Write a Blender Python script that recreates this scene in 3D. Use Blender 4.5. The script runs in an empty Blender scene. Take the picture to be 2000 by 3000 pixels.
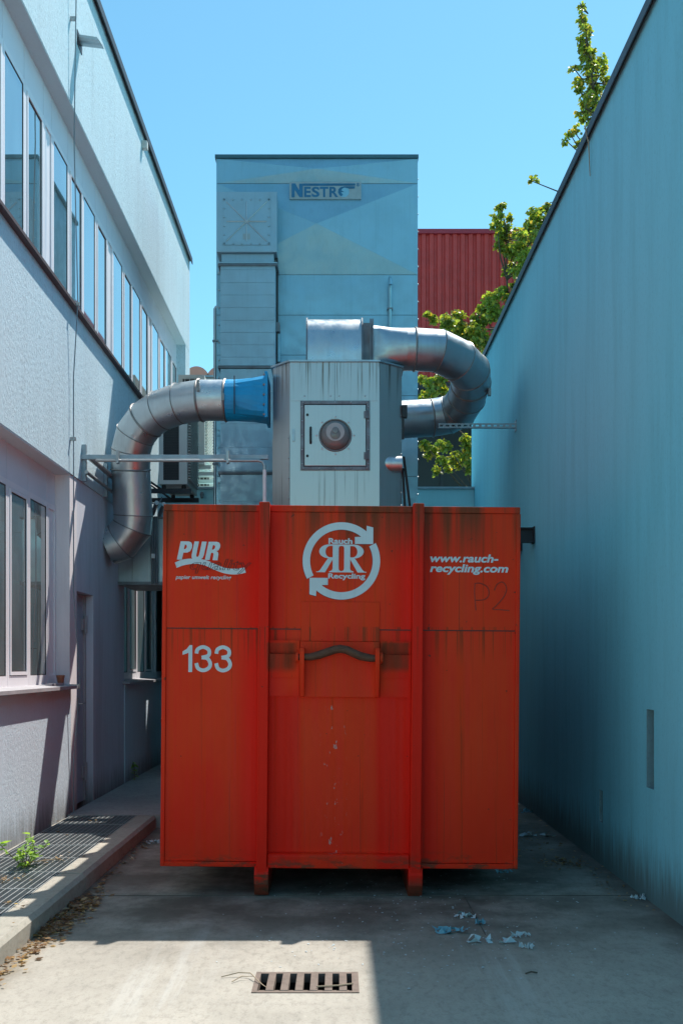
import bpy, math, random
from mathutils import Vector, Matrix

# ------------------------------------------------------------------ camera, sky, sun
S = bpy.context.scene
COL = S.collection
EYE = 1.5
F = 2917.0                      # focal length in photograph pixels (2000 x 3000), horizon at y=1950, vanishing point x=990
def px(x, y, D):
    return Vector(((x - 990.0) / F * D, D, EYE - (y - 1950.0) / F * D))

cam_d = bpy.data.cameras.new('camera'); cam = bpy.data.objects.new('camera', cam_d); COL.objects.link(cam)
cam.location = (0, 0, EYE); cam.rotation_euler = (math.radians(90), 0, 0)
cam_d.sensor_fit = 'VERTICAL'; cam_d.sensor_height = 36; cam_d.sensor_width = 24; cam_d.lens = 35
cam_d.shift_y = 0.15; cam_d.shift_x = 0.0033
cam_d.clip_start = 0.05; cam_d.clip_end = 2000
S.camera = cam

SUN_DIR = Vector((0.313, 0.43, 1.0)).normalized()      # towards the sun
elev = math.asin(SUN_DIR.z); azim = math.atan2(SUN_DIR.x, SUN_DIR.y)
world = bpy.data.worlds.new('World'); S.world = world; world.use_nodes = True
wn = world.node_tree; bg = wn.nodes['Background']
sky = wn.nodes.new('ShaderNodeTexSky'); sky.sky_type = 'NISHITA'; sky.sun_disc = False
sky.sun_elevation = elev; sky.sun_rotation = azim
sky.altitude = 300; sky.air_density = 1.0; sky.dust_density = 0.25; sky.ozone_density = 2.0
tint = wn.nodes.new('ShaderNodeMix'); tint.data_type = 'RGBA'; tint.blend_type = 'MULTIPLY'
tint.inputs['Factor'].default_value = 1.0
tint.inputs['B'].default_value = (0.68, 1.08, 0.97, 1)
wn.links.new(sky.outputs[0], tint.inputs['A'])
wn.links.new(tint.outputs['Result'], bg.inputs['Color']); bg.inputs['Strength'].default_value = 0.13

sun_d = bpy.data.lights.new('sun', 'SUN'); sun = bpy.data.objects.new('sun', sun_d); COL.objects.link(sun)
sun_d.energy = 4.0; sun_d.angle = math.radians(0.55); sun_d.color = (1.0, 0.95, 0.88)
sun.rotation_euler = SUN_DIR.to_track_quat('Z', 'Y').to_euler(); sun.location = (6, 8, 20)

S.view_settings.view_transform = 'Standard'; S.view_settings.look = 'None'
S.view_settings.exposure = 0.76; S.view_settings.gamma = 1.0; S.view_settings.use_curve_mapping = False
S.render.engine = 'CYCLES'
S.cycles.max_bounces = 8; S.cycles.diffuse_bounces = 6; S.cycles.glossy_bounces = 4

R = random.Random(7)

# ------------------------------------------------------------------ materials
class N:
    def __init__(s, name):
        s.m = bpy.data.materials.new(name); s.m.use_nodes = True
        s.t = s.m.node_tree; s.b = s.t.nodes['Principled BSDF']; s._p = None
    def new(s, typ): return s.t.nodes.new(typ)
    def link(s, a, b): s.t.links.new(a, b)
    def pos(s):
        if s._p is None: s._p = s.new('ShaderNodeNewGeometry')
        return s._p.outputs['Position']
    def scaled(s, sc, loc=(0, 0, 0)):
        mp = s.new('ShaderNodeMapping'); mp.inputs['Scale'].default_value = sc; mp.inputs['Location'].default_value = loc
        s.link(s.pos(), mp.inputs['Vector']); return mp.outputs[0]
    def noise(s, vec, scale, detail=4, rough=0.55):
        n = s.new('ShaderNodeTexNoise'); n.inputs['Scale'].default_value = scale
        n.inputs['Detail'].default_value = detail; n.inputs['Roughness'].default_value = rough
        s.link(vec, n.inputs['Vector']); return n.outputs[0]
    def voronoi(s, vec, scale):
        n = s.new('ShaderNodeTexVoronoi'); n.inputs['Scale'].default_value = scale
        s.link(vec, n.inputs['Vector']); return n.outputs['Color']
    def ramp(s, fac, lo, hi, a=0.0, b=1.0):
        n = s.new('ShaderNodeMapRange'); n.interpolation_type = 'SMOOTHSTEP'
        for k, v in ((1, lo), (2, hi), (3, a), (4, b)): n.inputs[k].default_value = v
        s.link(fac, n.inputs[0]); return n.outputs[0]
    def mth(s, op, a, b=None):
        n = s.new('ShaderNodeMath'); n.operation = op
        for i, v in enumerate((a, b)):
            if v is None: continue
            if isinstance(v, (int, float)): n.inputs[i].default_value = v
            else: s.link(v, n.inputs[i])
        return n.outputs[0]
    def mix(s, fac, a, b, mode='MIX'):
        n = s.new('ShaderNodeMix'); n.data_type = 'RGBA'; n.blend_type = mode
        for key, v in (('Factor', fac), ('A', a), ('B', b)):
            sock = n.inputs[key] if key == 'Factor' else [i for i in n.inputs if i.name == key and i.type == 'RGBA'][0]
            if key == 'Factor' and isinstance(v, (int, float)): sock.default_value = v
            elif isinstance(v, tuple): sock.default_value = (*v[:3], 1)
            else: s.link(v, sock)
        return [o for o in n.outputs if o.type == 'RGBA'][0]
    def xyz(s):
        n = s.new('ShaderNodeSeparateXYZ'); s.link(s.pos(), n.inputs[0]); return n.outputs
    def bump(s, h, strength, dist):
        n = s.new('ShaderNodeBump'); n.inputs['Strength'].default_value = strength; n.inputs['Distance'].default_value = dist
        s.link(h, n.inputs['Height']); s.link(n.outputs[0], s.b.inputs['Normal']); return n
    def col(s, c):
        if isinstance(c, tuple): s.b.inputs['Base Color'].default_value = (*c[:3], 1)
        else: s.link(c, s.b.inputs['Base Color'])
    def setp(s, rough=0.6, metal=0.0, spec=None):
        if isinstance(rough, (int, float)): s.b.inputs['Roughness'].default_value = rough
        else: s.link(rough, s.b.inputs['Roughness'])
        s.b.inputs['Metallic'].default_value = metal
        if spec is not None: s.b.inputs['Specular IOR Level'].default_value = spec
        return s.m
def mul(c, k): return tuple(min(1, x * k) for x in c)

def stucco(name, c, streak=0.25, grain=0.16, bump=0.5, dist=0.006, dirt_top=None, base_dirt=True, gscale=55):
    n = N(name)
    st = n.noise(n.scaled((5, 5, 0.5)), 1.0, 6, 0.7)
    st2 = n.noise(n.scaled((30, 30, 2.6)), 1.0, 3, 0.6)
    gr = n.noise(n.scaled((1.0, 1.0, 0.55)), gscale, 5, 0.7)
    big = n.noise(n.pos(), 0.7, 3)
    c0 = n.mix(n.ramp(st, 0.42, 0.72, 0, streak), c, mul(c, 0.62))
    c1 = n.mix(n.ramp(st2, 0.5, 0.75, 0, streak * 0.6), c0, mul(c, 0.7))
    c2 = n.mix(n.ramp(gr, 0.5, 0.72, 0, grain * 2), c1, mul(c, 0.62))
    c3 = n.mix(n.ramp(big, 0.35, 0.7, 0, 0.3), c2, (c[0] * 1.05, c[1] * 0.96, c[2] * 0.95))
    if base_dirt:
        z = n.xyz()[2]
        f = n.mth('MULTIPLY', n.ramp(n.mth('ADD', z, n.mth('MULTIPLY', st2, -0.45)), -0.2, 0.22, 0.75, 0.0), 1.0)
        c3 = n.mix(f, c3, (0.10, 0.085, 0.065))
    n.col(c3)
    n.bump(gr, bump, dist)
    return n.setp(0.9, 0, 0.25)

def metal(name, c, rough=0.35, met=0.85, var=0.35, streak=True, rust=0.0, rustc=(0.16, 0.06, 0.025)):
    n = N(name)
    a = n.noise(n.pos(), 3.0, 4); b = n.noise(n.scaled((30, 30, 1.2)), 1.0, 4, 0.6)
    sp = n.noise(n.pos(), 45, 3, 0.7)
    c0 = n.mix(n.ramp(a, 0.35, 0.7, 0, var), c, mul(c, 0.6))
    if streak: c0 = n.mix(n.ramp(b, 0.5, 0.75, 0, var * 0.9), c0, mul(c, 0.55))
    c0 = n.mix(n.ramp(sp, 0.55, 0.75, 0, 0.18), c0, mul(c, 1.25))
    if rust > 0:
        r = n.noise(n.scaled((7, 7, 1.5)), 1.0, 5, 0.65)
        c0 = n.mix(n.ramp(r, 0.66 - rust * 0.25, 0.74, 0, 0.9), c0, rustc)
    n.col(c0)
    rr = n.ramp(n.noise(n.pos(), 9, 3), 0.3, 0.7, rough * 0.8, min(1, rough * 1.35))
    return n.setp(rr, met)

def plain(name, c, rough=0.6, met=0.0, var=0.25, scale=14):
    n = N(name)
    a = n.noise(n.pos(), scale, 4, 0.6)
    n.col(n.mix(n.ramp(a, 0.35, 0.75, 0, var), c, mul(c, 0.55)))
    n.bump(n.noise(n.pos(), scale * 6, 3), 0.12, 0.004)
    return n.setp(rough, met)

def glass_mat(name, c, rough=0.02):
    n = N(name)
    v = n.noise(n.scaled((1, 1, 0.4)), 2.2, 3)
    n.col(n.mix(n.ramp(v, 0.3, 0.7), c, mul(c, 0.5)))
    n.b.inputs['IOR'].default_value = 2.4
    n.bump(n.noise(n.pos(), 1.3, 2), 0.03, 0.02)
    n.b.inputs['Coat Weight'].default_value = 1.0; n.b.inputs['Coat IOR'].default_value = 1.9; n.b.inputs['Coat Roughness'].default_value = 0.01
    return n.setp(rough, 0.0, 0.6)

def concrete(name, c, yard=False):
    n = N(name)
    big = n.noise(n.pos(), 0.55, 5, 0.6); mid = n.noise(n.pos(), 3.2, 5, 0.65); fine = n.noise(n.pos(), 70, 4, 0.7)
    speck = n.noise(n.pos(), 140, 2, 0.5)
    k = n.mix(n.ramp(big, 0.36, 0.66, 0, 0.55), c, mul(c, 0.62))
    k = n.mix(n.ramp(mid, 0.4, 0.72, 0, 0.4), k, mul(c, 0.68))
    k = n.mix(n.ramp(fine, 0.45, 0.7, 0, 0.35), k, mul(c, 0.6))
    gr = n.noise(n.scaled((1, 0.5, 1)), 26, 5, 0.75)
    k = n.mix(n.ramp(gr, 0.46, 0.68, 0, 0.5), k, mul(c, 0.5))
    k = n.mix(n.ramp(gr, 0.38, 0.28, 0, 0.35), k, mul(c, 1.25))
    k = n.mix(n.ramp(speck, 0.66, 0.72, 0, 0.45), k, mul(c, 0.35))
    if yard:
        x, y, z = n.xyz()
        # pale drag marks left by the container skids and wheels
        tr = n.noise(n.scaled((11, 0.8, 1)), 1.0, 6, 0.7)
        ax = n.mth('ABSOLUTE', n.mth('ADD', n.mth('ABSOLUTE', x), -0.82))
        band = n.mth('MULTIPLY', n.ramp(ax, 0.05, 0.36, 1, 0), n.ramp(y, 3.8, 4.6, 0, 1))
        band = n.mth('MULTIPLY', band, n.ramp(tr, 0.42, 0.7, 0, 0.5))
        k = n.mix(band, k, (0.50, 0.49, 0.46))
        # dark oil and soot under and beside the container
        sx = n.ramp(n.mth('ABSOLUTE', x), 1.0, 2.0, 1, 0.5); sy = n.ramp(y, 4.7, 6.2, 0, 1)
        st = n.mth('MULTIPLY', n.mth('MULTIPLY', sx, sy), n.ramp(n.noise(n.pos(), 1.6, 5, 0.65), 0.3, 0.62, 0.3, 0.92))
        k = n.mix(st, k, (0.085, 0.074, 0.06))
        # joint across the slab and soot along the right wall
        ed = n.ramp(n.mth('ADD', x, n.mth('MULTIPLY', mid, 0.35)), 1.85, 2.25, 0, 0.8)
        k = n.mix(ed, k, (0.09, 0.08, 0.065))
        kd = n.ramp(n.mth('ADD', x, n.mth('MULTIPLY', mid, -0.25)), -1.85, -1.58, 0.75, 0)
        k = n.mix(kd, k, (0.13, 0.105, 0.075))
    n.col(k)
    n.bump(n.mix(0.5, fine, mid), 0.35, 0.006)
    return n.setp(n.ramp(mid, 0.3, 0.7, 0.75, 0.95), 0, 0.3)

def red_paint():
    n = N('container_red_paint')
    x, y, z = n.xyz()
    deep = (0.82, 0.008, 0.0005); faded = (0.82, 0.046, 0.007); dirt = (0.10, 0.042, 0.016)
    st = n.noise(n.scaled((34, 34, 0.35)), 1.0, 6, 0.65)
    st2 = n.noise(n.scaled((9, 9, 0.22)), 1.0, 4, 0.6)
    big = n.noise(n.scaled((1, 1, 0.6)), 1.7, 4, 0.6)
    ax = n.mth('ABSOLUTE', x)
    dpost = n.mth('ABSOLUTE', n.mth('ADD', ax, -0.50))
    nearpost = n.ramp(dpost, 0.05, 0.24, 0.85, 0.0)
    notch = n.mth('MULTIPLY', n.ramp(ax, 0.22, 0.28, 0, 0.8), n.ramp(ax, 0.44, 0.47, 1, 0))
    notch = n.mth('MULTIPLY', notch, n.ramp(z, 1.25, 1.42, 1, 0))
    guard = n.mth('MAXIMUM', nearpost, notch)
    wear = n.mth('MULTIPLY', n.ramp(n.mth('ADD', n.mth('MULTIPLY', st, 0.5), n.mth('MULTIPLY', big, 0.5)), 0.3, 0.58, 0.15, 1), n.mth('SUBTRACT', 1.0, guard))
    wear = n.mth('MULTIPLY', wear, n.ramp(z, 0.25, 1.2, 0.55, 1.0))
    k = n.mix(wear, deep, faded)
    k = n.mix(n.ramp(st2, 0.5, 0.72, 0, 0.3), k, (0.66, 0.05, 0.012))
    # run-off dirt starting at the top edge and at the plate seam
    top = n.ramp(n.mth('ADD', z, n.mth('MULTIPLY', st, 0.5)), 2.35, 2.78, 0, 0.85)
    seam = n.mth('MULTIPLY', n.ramp(z, 1.46, 1.725, 0, 0.6), n.ramp(z, 1.745, 1.76, 1, 0))
    run = n.ramp(st, 0.5, 0.62, 0, 1)
    k = n.mix(n.mth('MULTIPLY', top, n.ramp(st2, 0.36, 0.6, 0.15, 1)), k, dirt)
    k = n.mix(n.mth('MULTIPLY', seam, run), k, dirt)
    k = n.mix(n.mth('MULTIPLY', n.ramp(st, 0.6, 0.7, 0, 0.5), n.ramp(big, 0.45, 0.6, 0, 1)), k, dirt)
    ch = n.mth('MULTIPLY', n.mth('MULTIPLY', n.ramp(z, 1.44, 1.50, 0, 1), n.ramp(z, 1.64, 1.66, 1, 0)), n.mth('MULTIPLY', n.ramp(ax, 0.25, 0.30, 0, 1), n.ramp(ax, 0.45, 0.47, 1, 0)))
    k = n.mix(n.mth('MULTIPLY', ch, n.ramp(st2, 0.3, 0.6, 0.35, 0.8)), k, (0.13, 0.035, 0.012))
    # rust at the bottom edge
    low = n.mth('MULTIPLY', n.ramp(z, 0.17, 0.30, 1, 0), n.ramp(n.noise(n.scaled((6, 6, 16)), 1.0, 5, 0.7), 0.47, 0.62, 0, 0.9))
    k = n.mix(low, k, (0.10, 0.045, 0.022))
    sk = n.mth('MULTIPLY', n.ramp(z, 0.05, 0.15, 1, 0), 0.85)
    k = n.mix(sk, k, (0.075, 0.04, 0.022))
    fine = n.noise(n.scaled((85, 85, 0.5)), 1.0, 3, 0.6)
    k = n.mix(n.mth('MULTIPLY', n.ramp(fine, 0.62, 0.70, 0, 0.55), n.ramp(st2, 0.4, 0.6, 0.2, 1)), k, (0.16, 0.03, 0.012))
    k = n.mix(n.ramp(n.noise(n.pos(), 26, 2), 0.74, 0.77, 0, 0.8), k, (0.09, 0.03, 0.018))
    # chipped specks
    sp = n.noise(n.scaled((30, 30, 16)), 1.0, 3, 0.6)
    chip = n.mth('MULTIPLY', n.ramp(sp, 0.63, 0.67, 0, 0.7), n.ramp(n.mth('ABSOLUTE', n.mth('ADD', x, 0.03)), 0.0, 0.11, 1, 0))
    k = n.mix(n.mth('MULTIPLY', chip, n.ramp(z, 1.25, 1.3, 1, 0)), k, (0.42, 0.36, 0.33))
    n.col(k)
    n.bump(n.noise(n.scaled((2.6, 2.6, 1.6)), 1.0, 3), 0.5, 0.03)
    return n.setp(n.ramp(st, 0.3, 0.7, 0.45, 0.75), 0, 0.2)

def leaf_mat(name, c, cy, yellow=0.18):
    n = N(name)
    g = n.new('ShaderNodeNewGeometry')
    rnd = g.outputs['Random Per Island']
    k = n.mix(n.ramp(rnd, 0.0, 0.8), mul(c, 0.6), mul(c, 1.35))
    k = n.mix(n.ramp(rnd, 1 - yellow, 1 - yellow * 0.7, 0, 0.9), k, cy)
    n.col(k); n.setp(0.38, 0, 0.5)
    tr = n.new('ShaderNodeBsdfTranslucent'); mx = n.new('ShaderNodeMixShader'); mx.inputs[0].default_value = 0.45
    k2 = n.mix(1.0, k, (2.4, 2.3, 0.9), 'MULTIPLY'); n.link(k2, tr.inputs['Color'])
    out = [x for x in n.t.nodes if x.type == 'OUTPUT_MATERIAL'][0]
    n.link(n.b.outputs[0], mx.inputs[1]); n.link(tr.outputs[0], mx.inputs[2]); n.link(mx.outputs[0], out.inputs['Surface'])
    return n.m

M = {}
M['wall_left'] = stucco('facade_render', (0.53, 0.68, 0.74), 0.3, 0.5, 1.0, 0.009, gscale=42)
M['wall_low'] = stucco('plinth_render', (0.56, 0.66, 0.74), 0.15, 0.18, 0.8, 0.008)
M['wall_smooth'] = stucco('smooth_lilac_render', (0.60, 0.62, 0.69), 0.4, 0.05, 0.15, 0.003)
M['pier'] = stucco('pier_paint', (0.76, 0.72, 0.74), 0.4, 0.05, 0.15, 0.003)
M['soffit'] = stucco('soffit_paint', (0.62, 0.70, 0.73), 0.05, 0.12, 0.3, 0.004, base_dirt=False)
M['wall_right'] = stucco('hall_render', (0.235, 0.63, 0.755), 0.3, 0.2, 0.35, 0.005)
M['wall_turq'] = stucco('turquoise_render', (0.40, 0.70, 0.74), 0.2, 0.06, 0.2, 0.004)
M['wall_grey'] = stucco('grey_concrete_wall', (0.45, 0.46, 0.48), 0.3, 0.15, 0.2, 0.004)
M['niche'] = stucco('niche_rough_render', (0.22, 0.34, 0.38), 0.1, 0.5, 1.0, 0.012, base_dirt=False)
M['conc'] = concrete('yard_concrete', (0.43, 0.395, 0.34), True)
M['kerb'] = concrete('kerb_concrete', (0.42, 0.39, 0.33))
M['landing'] = concrete('landing_concrete', (0.42, 0.41, 0.39))
M['joint'] = plain('joint_dirt', (0.09, 0.082, 0.07), 0.95, 0, 0.5, 9)
M['pit'] = plain('pit_dark', (0.03, 0.028, 0.025), 0.95)  # near-black lining of light well and gully
M['red'] = red_paint()
M['rustbar'] = plain('rusty_hook_steel', (0.14, 0.06, 0.035), 0.7, 0.3, 0.7, 18)
M['letter'] = metal('lettering_white_film', (0.66, 0.70, 0.72), 0.5, 0.0, 0.2)
M['outline'] = plain('lettering_dark_edge', (0.07, 0.03, 0.025), 0.6)
M['marker'] = plain('marker_dark_red', (0.36, 0.03, 0.01), 0.6)
M['galv'] = metal('galvanised_duct', (0.58, 0.61, 0.62), 0.34, 0.9, 0.25)
M['galvd'] = metal('galvanised_duct_weathered', (0.44, 0.50, 0.53), 0.36, 0.9, 0.3, True)
M['ring'] = metal('duct_clamp_steel', (0.30, 0.29, 0.28), 0.45, 0.8, 0.5, False, 0.25)
def cyc_mat():
    n = N('separator_painted_sheet'); c = (0.50, 0.49, 0.48)
    x, y, z = n.xyz()
    st = n.noise(n.scaled((38, 38, 0.5)), 1.0, 5, 0.65); a = n.noise(n.pos(), 1.6, 3)
    k = n.mix(n.ramp(a, 0.3, 0.7, 0, 0.14), c, mul(c, 0.75))
    k = n.mix(n.ramp(st, 0.5, 0.8, 0, 0.25), k, mul(c, 0.6))
    drip = n.mth('MULTIPLY', n.ramp(n.mth('ADD', z, n.mth('MULTIPLY', st, 0.7)), 4.45, 4.9, 0, 0.9), n.ramp(st, 0.52, 0.62, 0, 1))
    k = n.mix(drip, k, (0.17, 0.13, 0.10))
    rs = n.mth('MULTIPLY', n.ramp(n.noise(n.scaled((22, 22, 0.3), (3, 1, 0)), 1.0, 3), 0.66, 0.70, 0, 0.8), n.ramp(z, 3.9, 4.5, 0, 1))
    k = n.mix(rs, k, (0.30, 0.12, 0.05))
    low = n.mth('MULTIPLY', n.ramp(z, 3.35, 3.5, 1, 0), n.ramp(st, 0.56, 0.66, 0, 0.5))
    k = n.mix(low, k, (0.2, 0.18, 0.16))
    n.col(k); return n.setp(0.34, 0.82)
M['cyc'] = cyc_mat()
M['cycframe'] = metal('separator_door_frame', (0.22, 0.24, 0.26), 0.5, 0.6, 0.5)
M['tower'] = metal('tower_zinc_sheet', (0.27, 0.48, 0.57), 0.40, 0.52, 0.18, True)
M['towerd'] = metal('tower_zinc_sheet_duct', (0.30, 0.44, 0.51), 0.42, 0.45, 0.2, True)
M['towercap'] = plain('tower_cap_petrol', (0.05, 0.13, 0.16), 0.5, 0.2)
M['dark'] = plain('dark_seam', (0.035, 0.04, 0.045), 0.7)
M['black'] = plain('black_plastic', (0.012, 0.012, 0.013), 0.45)
M['bluepaint'] = metal('blue_painted_sheet', (0.004, 0.33, 0.64), 0.4, 0.0, 0.25)
M['signplate'] = plain('sign_plate_grey', (0.30, 0.37, 0.39), 0.6)
M['signblue'] = metal('sign_blue_print', (0.02, 0.16, 0.30), 0.55, 0, 0.7, True)
M['signpale'] = plain('sign_faded_print', (0.20, 0.45, 0.58), 0.6)
M['alu'] = plain('window_white_frame', (0.82, 0.79, 0.82), 0.4, 0.0, 0.1, 3)
M['header'] = plain('window_header_panel', (0.74, 0.74, 0.79), 0.5, 0.0, 0.12, 2)
M['gasket'] = plain('window_gasket', (0.05, 0.045, 0.05), 0.7)
M['glass'] = glass_mat('window_glass', (0.10, 0.17, 0.19))
M['glasslow'] = glass_mat('window_glass_curtained', (0.26, 0.29, 0.29))
M['sill'] = metal('sill_stone_grey', (0.42, 0.40, 0.42), 0.6, 0.1, 0.4)
M['sillred'] = plain('sill_flashing_brown', (0.10, 0.065, 0.065), 0.6, 0.2)
M['coping'] = plain('roof_edge_metal', (0.055, 0.06, 0.068), 0.5, 0.4)
M['door'] = plain('door_grey_paint', (0.42, 0.46, 0.54), 0.45, 0.0, 0.3, 3)
M['steel'] = metal('bare_steel_tube', (0.42, 0.42, 0.42), 0.4, 0.85, 0.3)
M['steeldk'] = plain('dark_beam_paint', (0.028, 0.032, 0.04), 0.5, 0.3)
M['slot'] = metal('slotted_channel_zinc', (0.33, 0.40, 0.44), 0.45, 0.6, 0.2)
M['ac'] = plain('unit_cream_enamel', (0.62, 0.60, 0.55), 0.5, 0, 0.15, 4)
M['acfin'] = plain('unit_dark_fins', (0.03, 0.03, 0.03), 0.6)
M['corr'] = metal('red_corrugated_cladding', (0.62, 0.06, 0.055), 0.5, 0.0, 0.3, True)
M['corrtrim'] = plain('red_roof_trim', (0.40, 0.035, 0.06), 0.5)
M['darkglass'] = plain('dark_shop_glazing', (0.015, 0.017, 0.02), 0.35)
M['vault'] = plain('salmon_vault_membrane', (0.78, 0.33, 0.24), 0.6, 0, 0.2, 1.2)
M['grate'] = metal('grating_zinc', (0.17, 0.19, 0.20), 0.5, 0.6, 0.4, False)
M['gratelit'] = metal('grating_zinc_sunlit', (0.40, 0.42, 0.42), 0.5, 0.3, 0.3, False)  # paler copy of the grating zinc: sun on the top edges put into the colour
M['iron'] = plain('cast_iron_rust', (0.19, 0.145, 0.12), 0.8, 0.1, 0.6, 25)
M['bark'] = plain('bark', (0.09, 0.07, 0.05), 0.9, 0, 0.5, 12)
M['leaf'] = leaf_mat('tree_leaves', (0.18, 0.235, 0.045), (0.50, 0.36, 0.07), 0.12)
M['weed'] = leaf_mat('weed_leaves', (0.17, 0.28, 0.07), (0.3, 0.3, 0.06), 0.1)
M['stem'] = plain('plant_stem', (0.10, 0.10, 0.04), 0.8)
M['dry'] = leaf_mat('dry_leaves', (0.20, 0.115, 0.06), (0.42, 0.30, 0.17), 0.35)
M['twig'] = plain('dry_twig', (0.38, 0.29, 0.20), 0.9)
M['paper'] = plain('paper_scrap', (0.50, 0.58, 0.62), 0.9, 0, 0.3, 30)
M['paperblue'] = plain('blue_paper_scrap', (0.16, 0.36, 0.45), 0.9, 0, 0.5, 30)
M['pot'] = plain('terracotta', (0.36, 0.13, 0.07), 0.8, 0, 0.3)
M['binred'] = plain('dark_red_plastic', (0.13, 0.02, 0.025), 0.6)
M['white'] = plain('white_plastic', (0.75, 0.76, 0.76), 0.4, 0, 0.1)
M['cable'] = plain('grey_cable', (0.20, 0.24, 0.27), 0.6)
M['dome'] = plain('window_dome', (0.20, 0.20, 0.195), 0.18, 0.1, 0.2)
M['domeglint'] = plain('dome_highlight', (0.42, 0.42, 0.40), 0.15, 0, 0.2)  # pale tone is the highlight on the dome window, put into the colour

# ------------------------------------------------------------------ mesh helpers
WL = {}
def wloc(o): return WL.get(o, Vector((0, 0, 0)))
def tag(o, label=None, cat=None, group=None, kind=None):
    if label: o['label'] = label
    if cat: o['category'] = cat
    if group: o['group'] = group
    if kind: o['kind'] = kind
    return o
def thing(name, loc, label, cat, group=None):
    o = bpy.data.objects.new(name, None); COL.objects.link(o); o.location = loc; o.empty_display_size = 0.2
    WL[o] = Vector(loc); return tag(o, label, cat, group)
def link_mesh(name, me, mat, parent=None, loc=None):
    o = bpy.data.objects.new(name, me); COL.objects.link(o)
    if mat is not None and not me.materials: me.materials.append(M[mat] if isinstance(mat, str) else mat)
    if parent is not None: o.parent = parent; WL[o] = wloc(parent)
    elif loc is not None: o.location = loc; WL[o] = Vector(loc)
    return o

class MB:
    def __init__(s): s.v = []; s.f = []; s.sm = []
    def add(s, vs, fs, smooth=False):
        b = len(s.v); s.v += [tuple(v) for v in vs]
        for f in fs: s.f.append(tuple(b + i for i in f)); s.sm.append(smooth)
        return s
    def box(s, x0, x1, y0, y1, z0, z1):
        if x0 > x1: x0, x1 = x1, x0
        if y0 > y1: y0, y1 = y1, y0
        if z0 > z1: z0, z1 = z1, z0
        return s.add([(x0, y0, z0), (x1, y0, z0), (x1, y1, z0), (x0, y1, z0), (x0, y0, z1), (x1, y0, z1), (x1, y1, z1), (x0, y1, z1)],
                     [(3, 2, 1, 0), (4, 5, 6, 7), (0, 1, 5, 4), (1, 2, 6, 5), (2, 3, 7, 6), (3, 0, 4, 7)])
    def prism_y(s, poly, y0, y1):       # poly of (x,z), counter-clockwise seen from -Y
        n = len(poly)
        vs = [(x, y0, z) for x, z in poly] + [(x, y1, z) for x, z in poly]
        fs = [tuple(range(n)), tuple(range(2 * n - 1, n - 1, -1))]
        fs += [(i, i + n, (i + 1) % n + n, (i + 1) % n) for i in range(n)]
        return s.add(vs, fs)
    def prism_x(s, poly, x0, x1, smooth=False):       # poly of (y,z)
        n = len(poly)
        vs = [(x0, y, z) for y, z in poly] + [(x1, y, z) for y, z in poly]
        s.add(vs, [tuple(range(n - 1, -1, -1)), tuple(range(n, 2 * n))])
        b = len(s.v) - 2 * n
        for i in range(n):
            s.f.append((b + i, b + (i + 1) % n, b + (i + 1) % n + n, b + i + n)); s.sm.append(smooth)
        return s
    def prism_z(s, poly, z0, z1):       # poly of (x,y) ccw from above
        n = len(poly)
        vs = [(x, y, z0) for x, y in poly] + [(x, y, z1) for x, y in poly]
        fs = [tuple(range(n - 1, -1, -1)), tuple(range(n, 2 * n))] + [(i, (i + 1) % n, (i + 1) % n + n, i + n) for i in range(n)]
        return s.add(vs, fs)
    def tube(s, pts, r, n=10, smooth=True):
        pts = [Vector(p) for p in pts]; k = len(pts)
        rs = r if isinstance(r, (list, tuple)) else [r] * k
        b = len(s.v); u = None
        for i, p in enumerate(pts):
            d = (pts[min(i + 1, k - 1)] - pts[max(i - 1, 0)]).normalized()
            if u is None:
                u = d.orthogonal().normalized()
            else:
                u = (u - d * u.dot(d)).normalized()
            w = d.cross(u)
            for j in range(n):
                a = 2 * math.pi * j / n
                s.v.append(tuple(p + (u * math.cos(a) + w * math.sin(a)) * rs[i]))
        for i in range(k - 1):
            for j in range(n):
                s.f.append((b + i * n + j, b + i * n + (j + 1) % n, b + (i + 1) * n + (j + 1) % n, b + (i + 1) * n + j)); s.sm.append(smooth)
        s.f.append(tuple(b + j for j in range(n - 1, -1, -1))); s.sm.append(False)
        s.f.append(tuple(b + (k - 1) * n + j for j in range(n))); s.sm.append(False)
        return s
    def lathe(s, prof, c, axis, n=20):      # prof of (r, h); axis a unit vector
        ax = Vector(axis).normalized(); u = ax.orthogonal().normalized(); w = ax.cross(u); c = Vector(c); b = len(s.v)
        for r, h in prof:
            for j in range(n):
                a = 2 * math.pi * j / n
                s.v.append(tuple(c + ax * h + (u * math.cos(a) + w * math.sin(a)) * r))
        for i in range(len(prof) - 1):
            for j in range(n):
                s.f.append((b + i * n + j, b + i * n + (j + 1) % n, b + (i + 1) * n + (j + 1) % n, b + (i + 1) * n + j)); s.sm.append(True)
        s.f.append(tuple(b + j for j in range(n - 1, -1, -1))); s.sm.append(False)
        e = b + (len(prof) - 1) * n; s.f.append(tuple(e + j for j in range(n))); s.sm.append(False)
        return s
    def mesh(s, name, o=Vector((0, 0, 0))):
        me = bpy.data.meshes.new(name)
        me.from_pydata([(v[0] - o[0], v[1] - o[1], v[2] - o[2]) for v in s.v], [], s.f)
        me.polygons.foreach_set('use_smooth', s.sm); me.validate(); me.update()
        if any(s.sm): me.set_sharp_from_angle(angle=math.radians(38))
        return me
    def build(s, name, mat, parent=None, loc=None, bevel=0.0):
        o = wloc(parent) if parent is not None else Vector(loc or (0, 0, 0))
        ob = link_mesh(name, s.mesh(name, o), mat, parent, loc)
        if bevel:
            md = ob.modifiers.new('bevel', 'BEVEL'); md.width = bevel; md.segments = 2; md.limit_method = 'ANGLE'; md.angle_limit = math.radians(40)
        return ob
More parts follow.
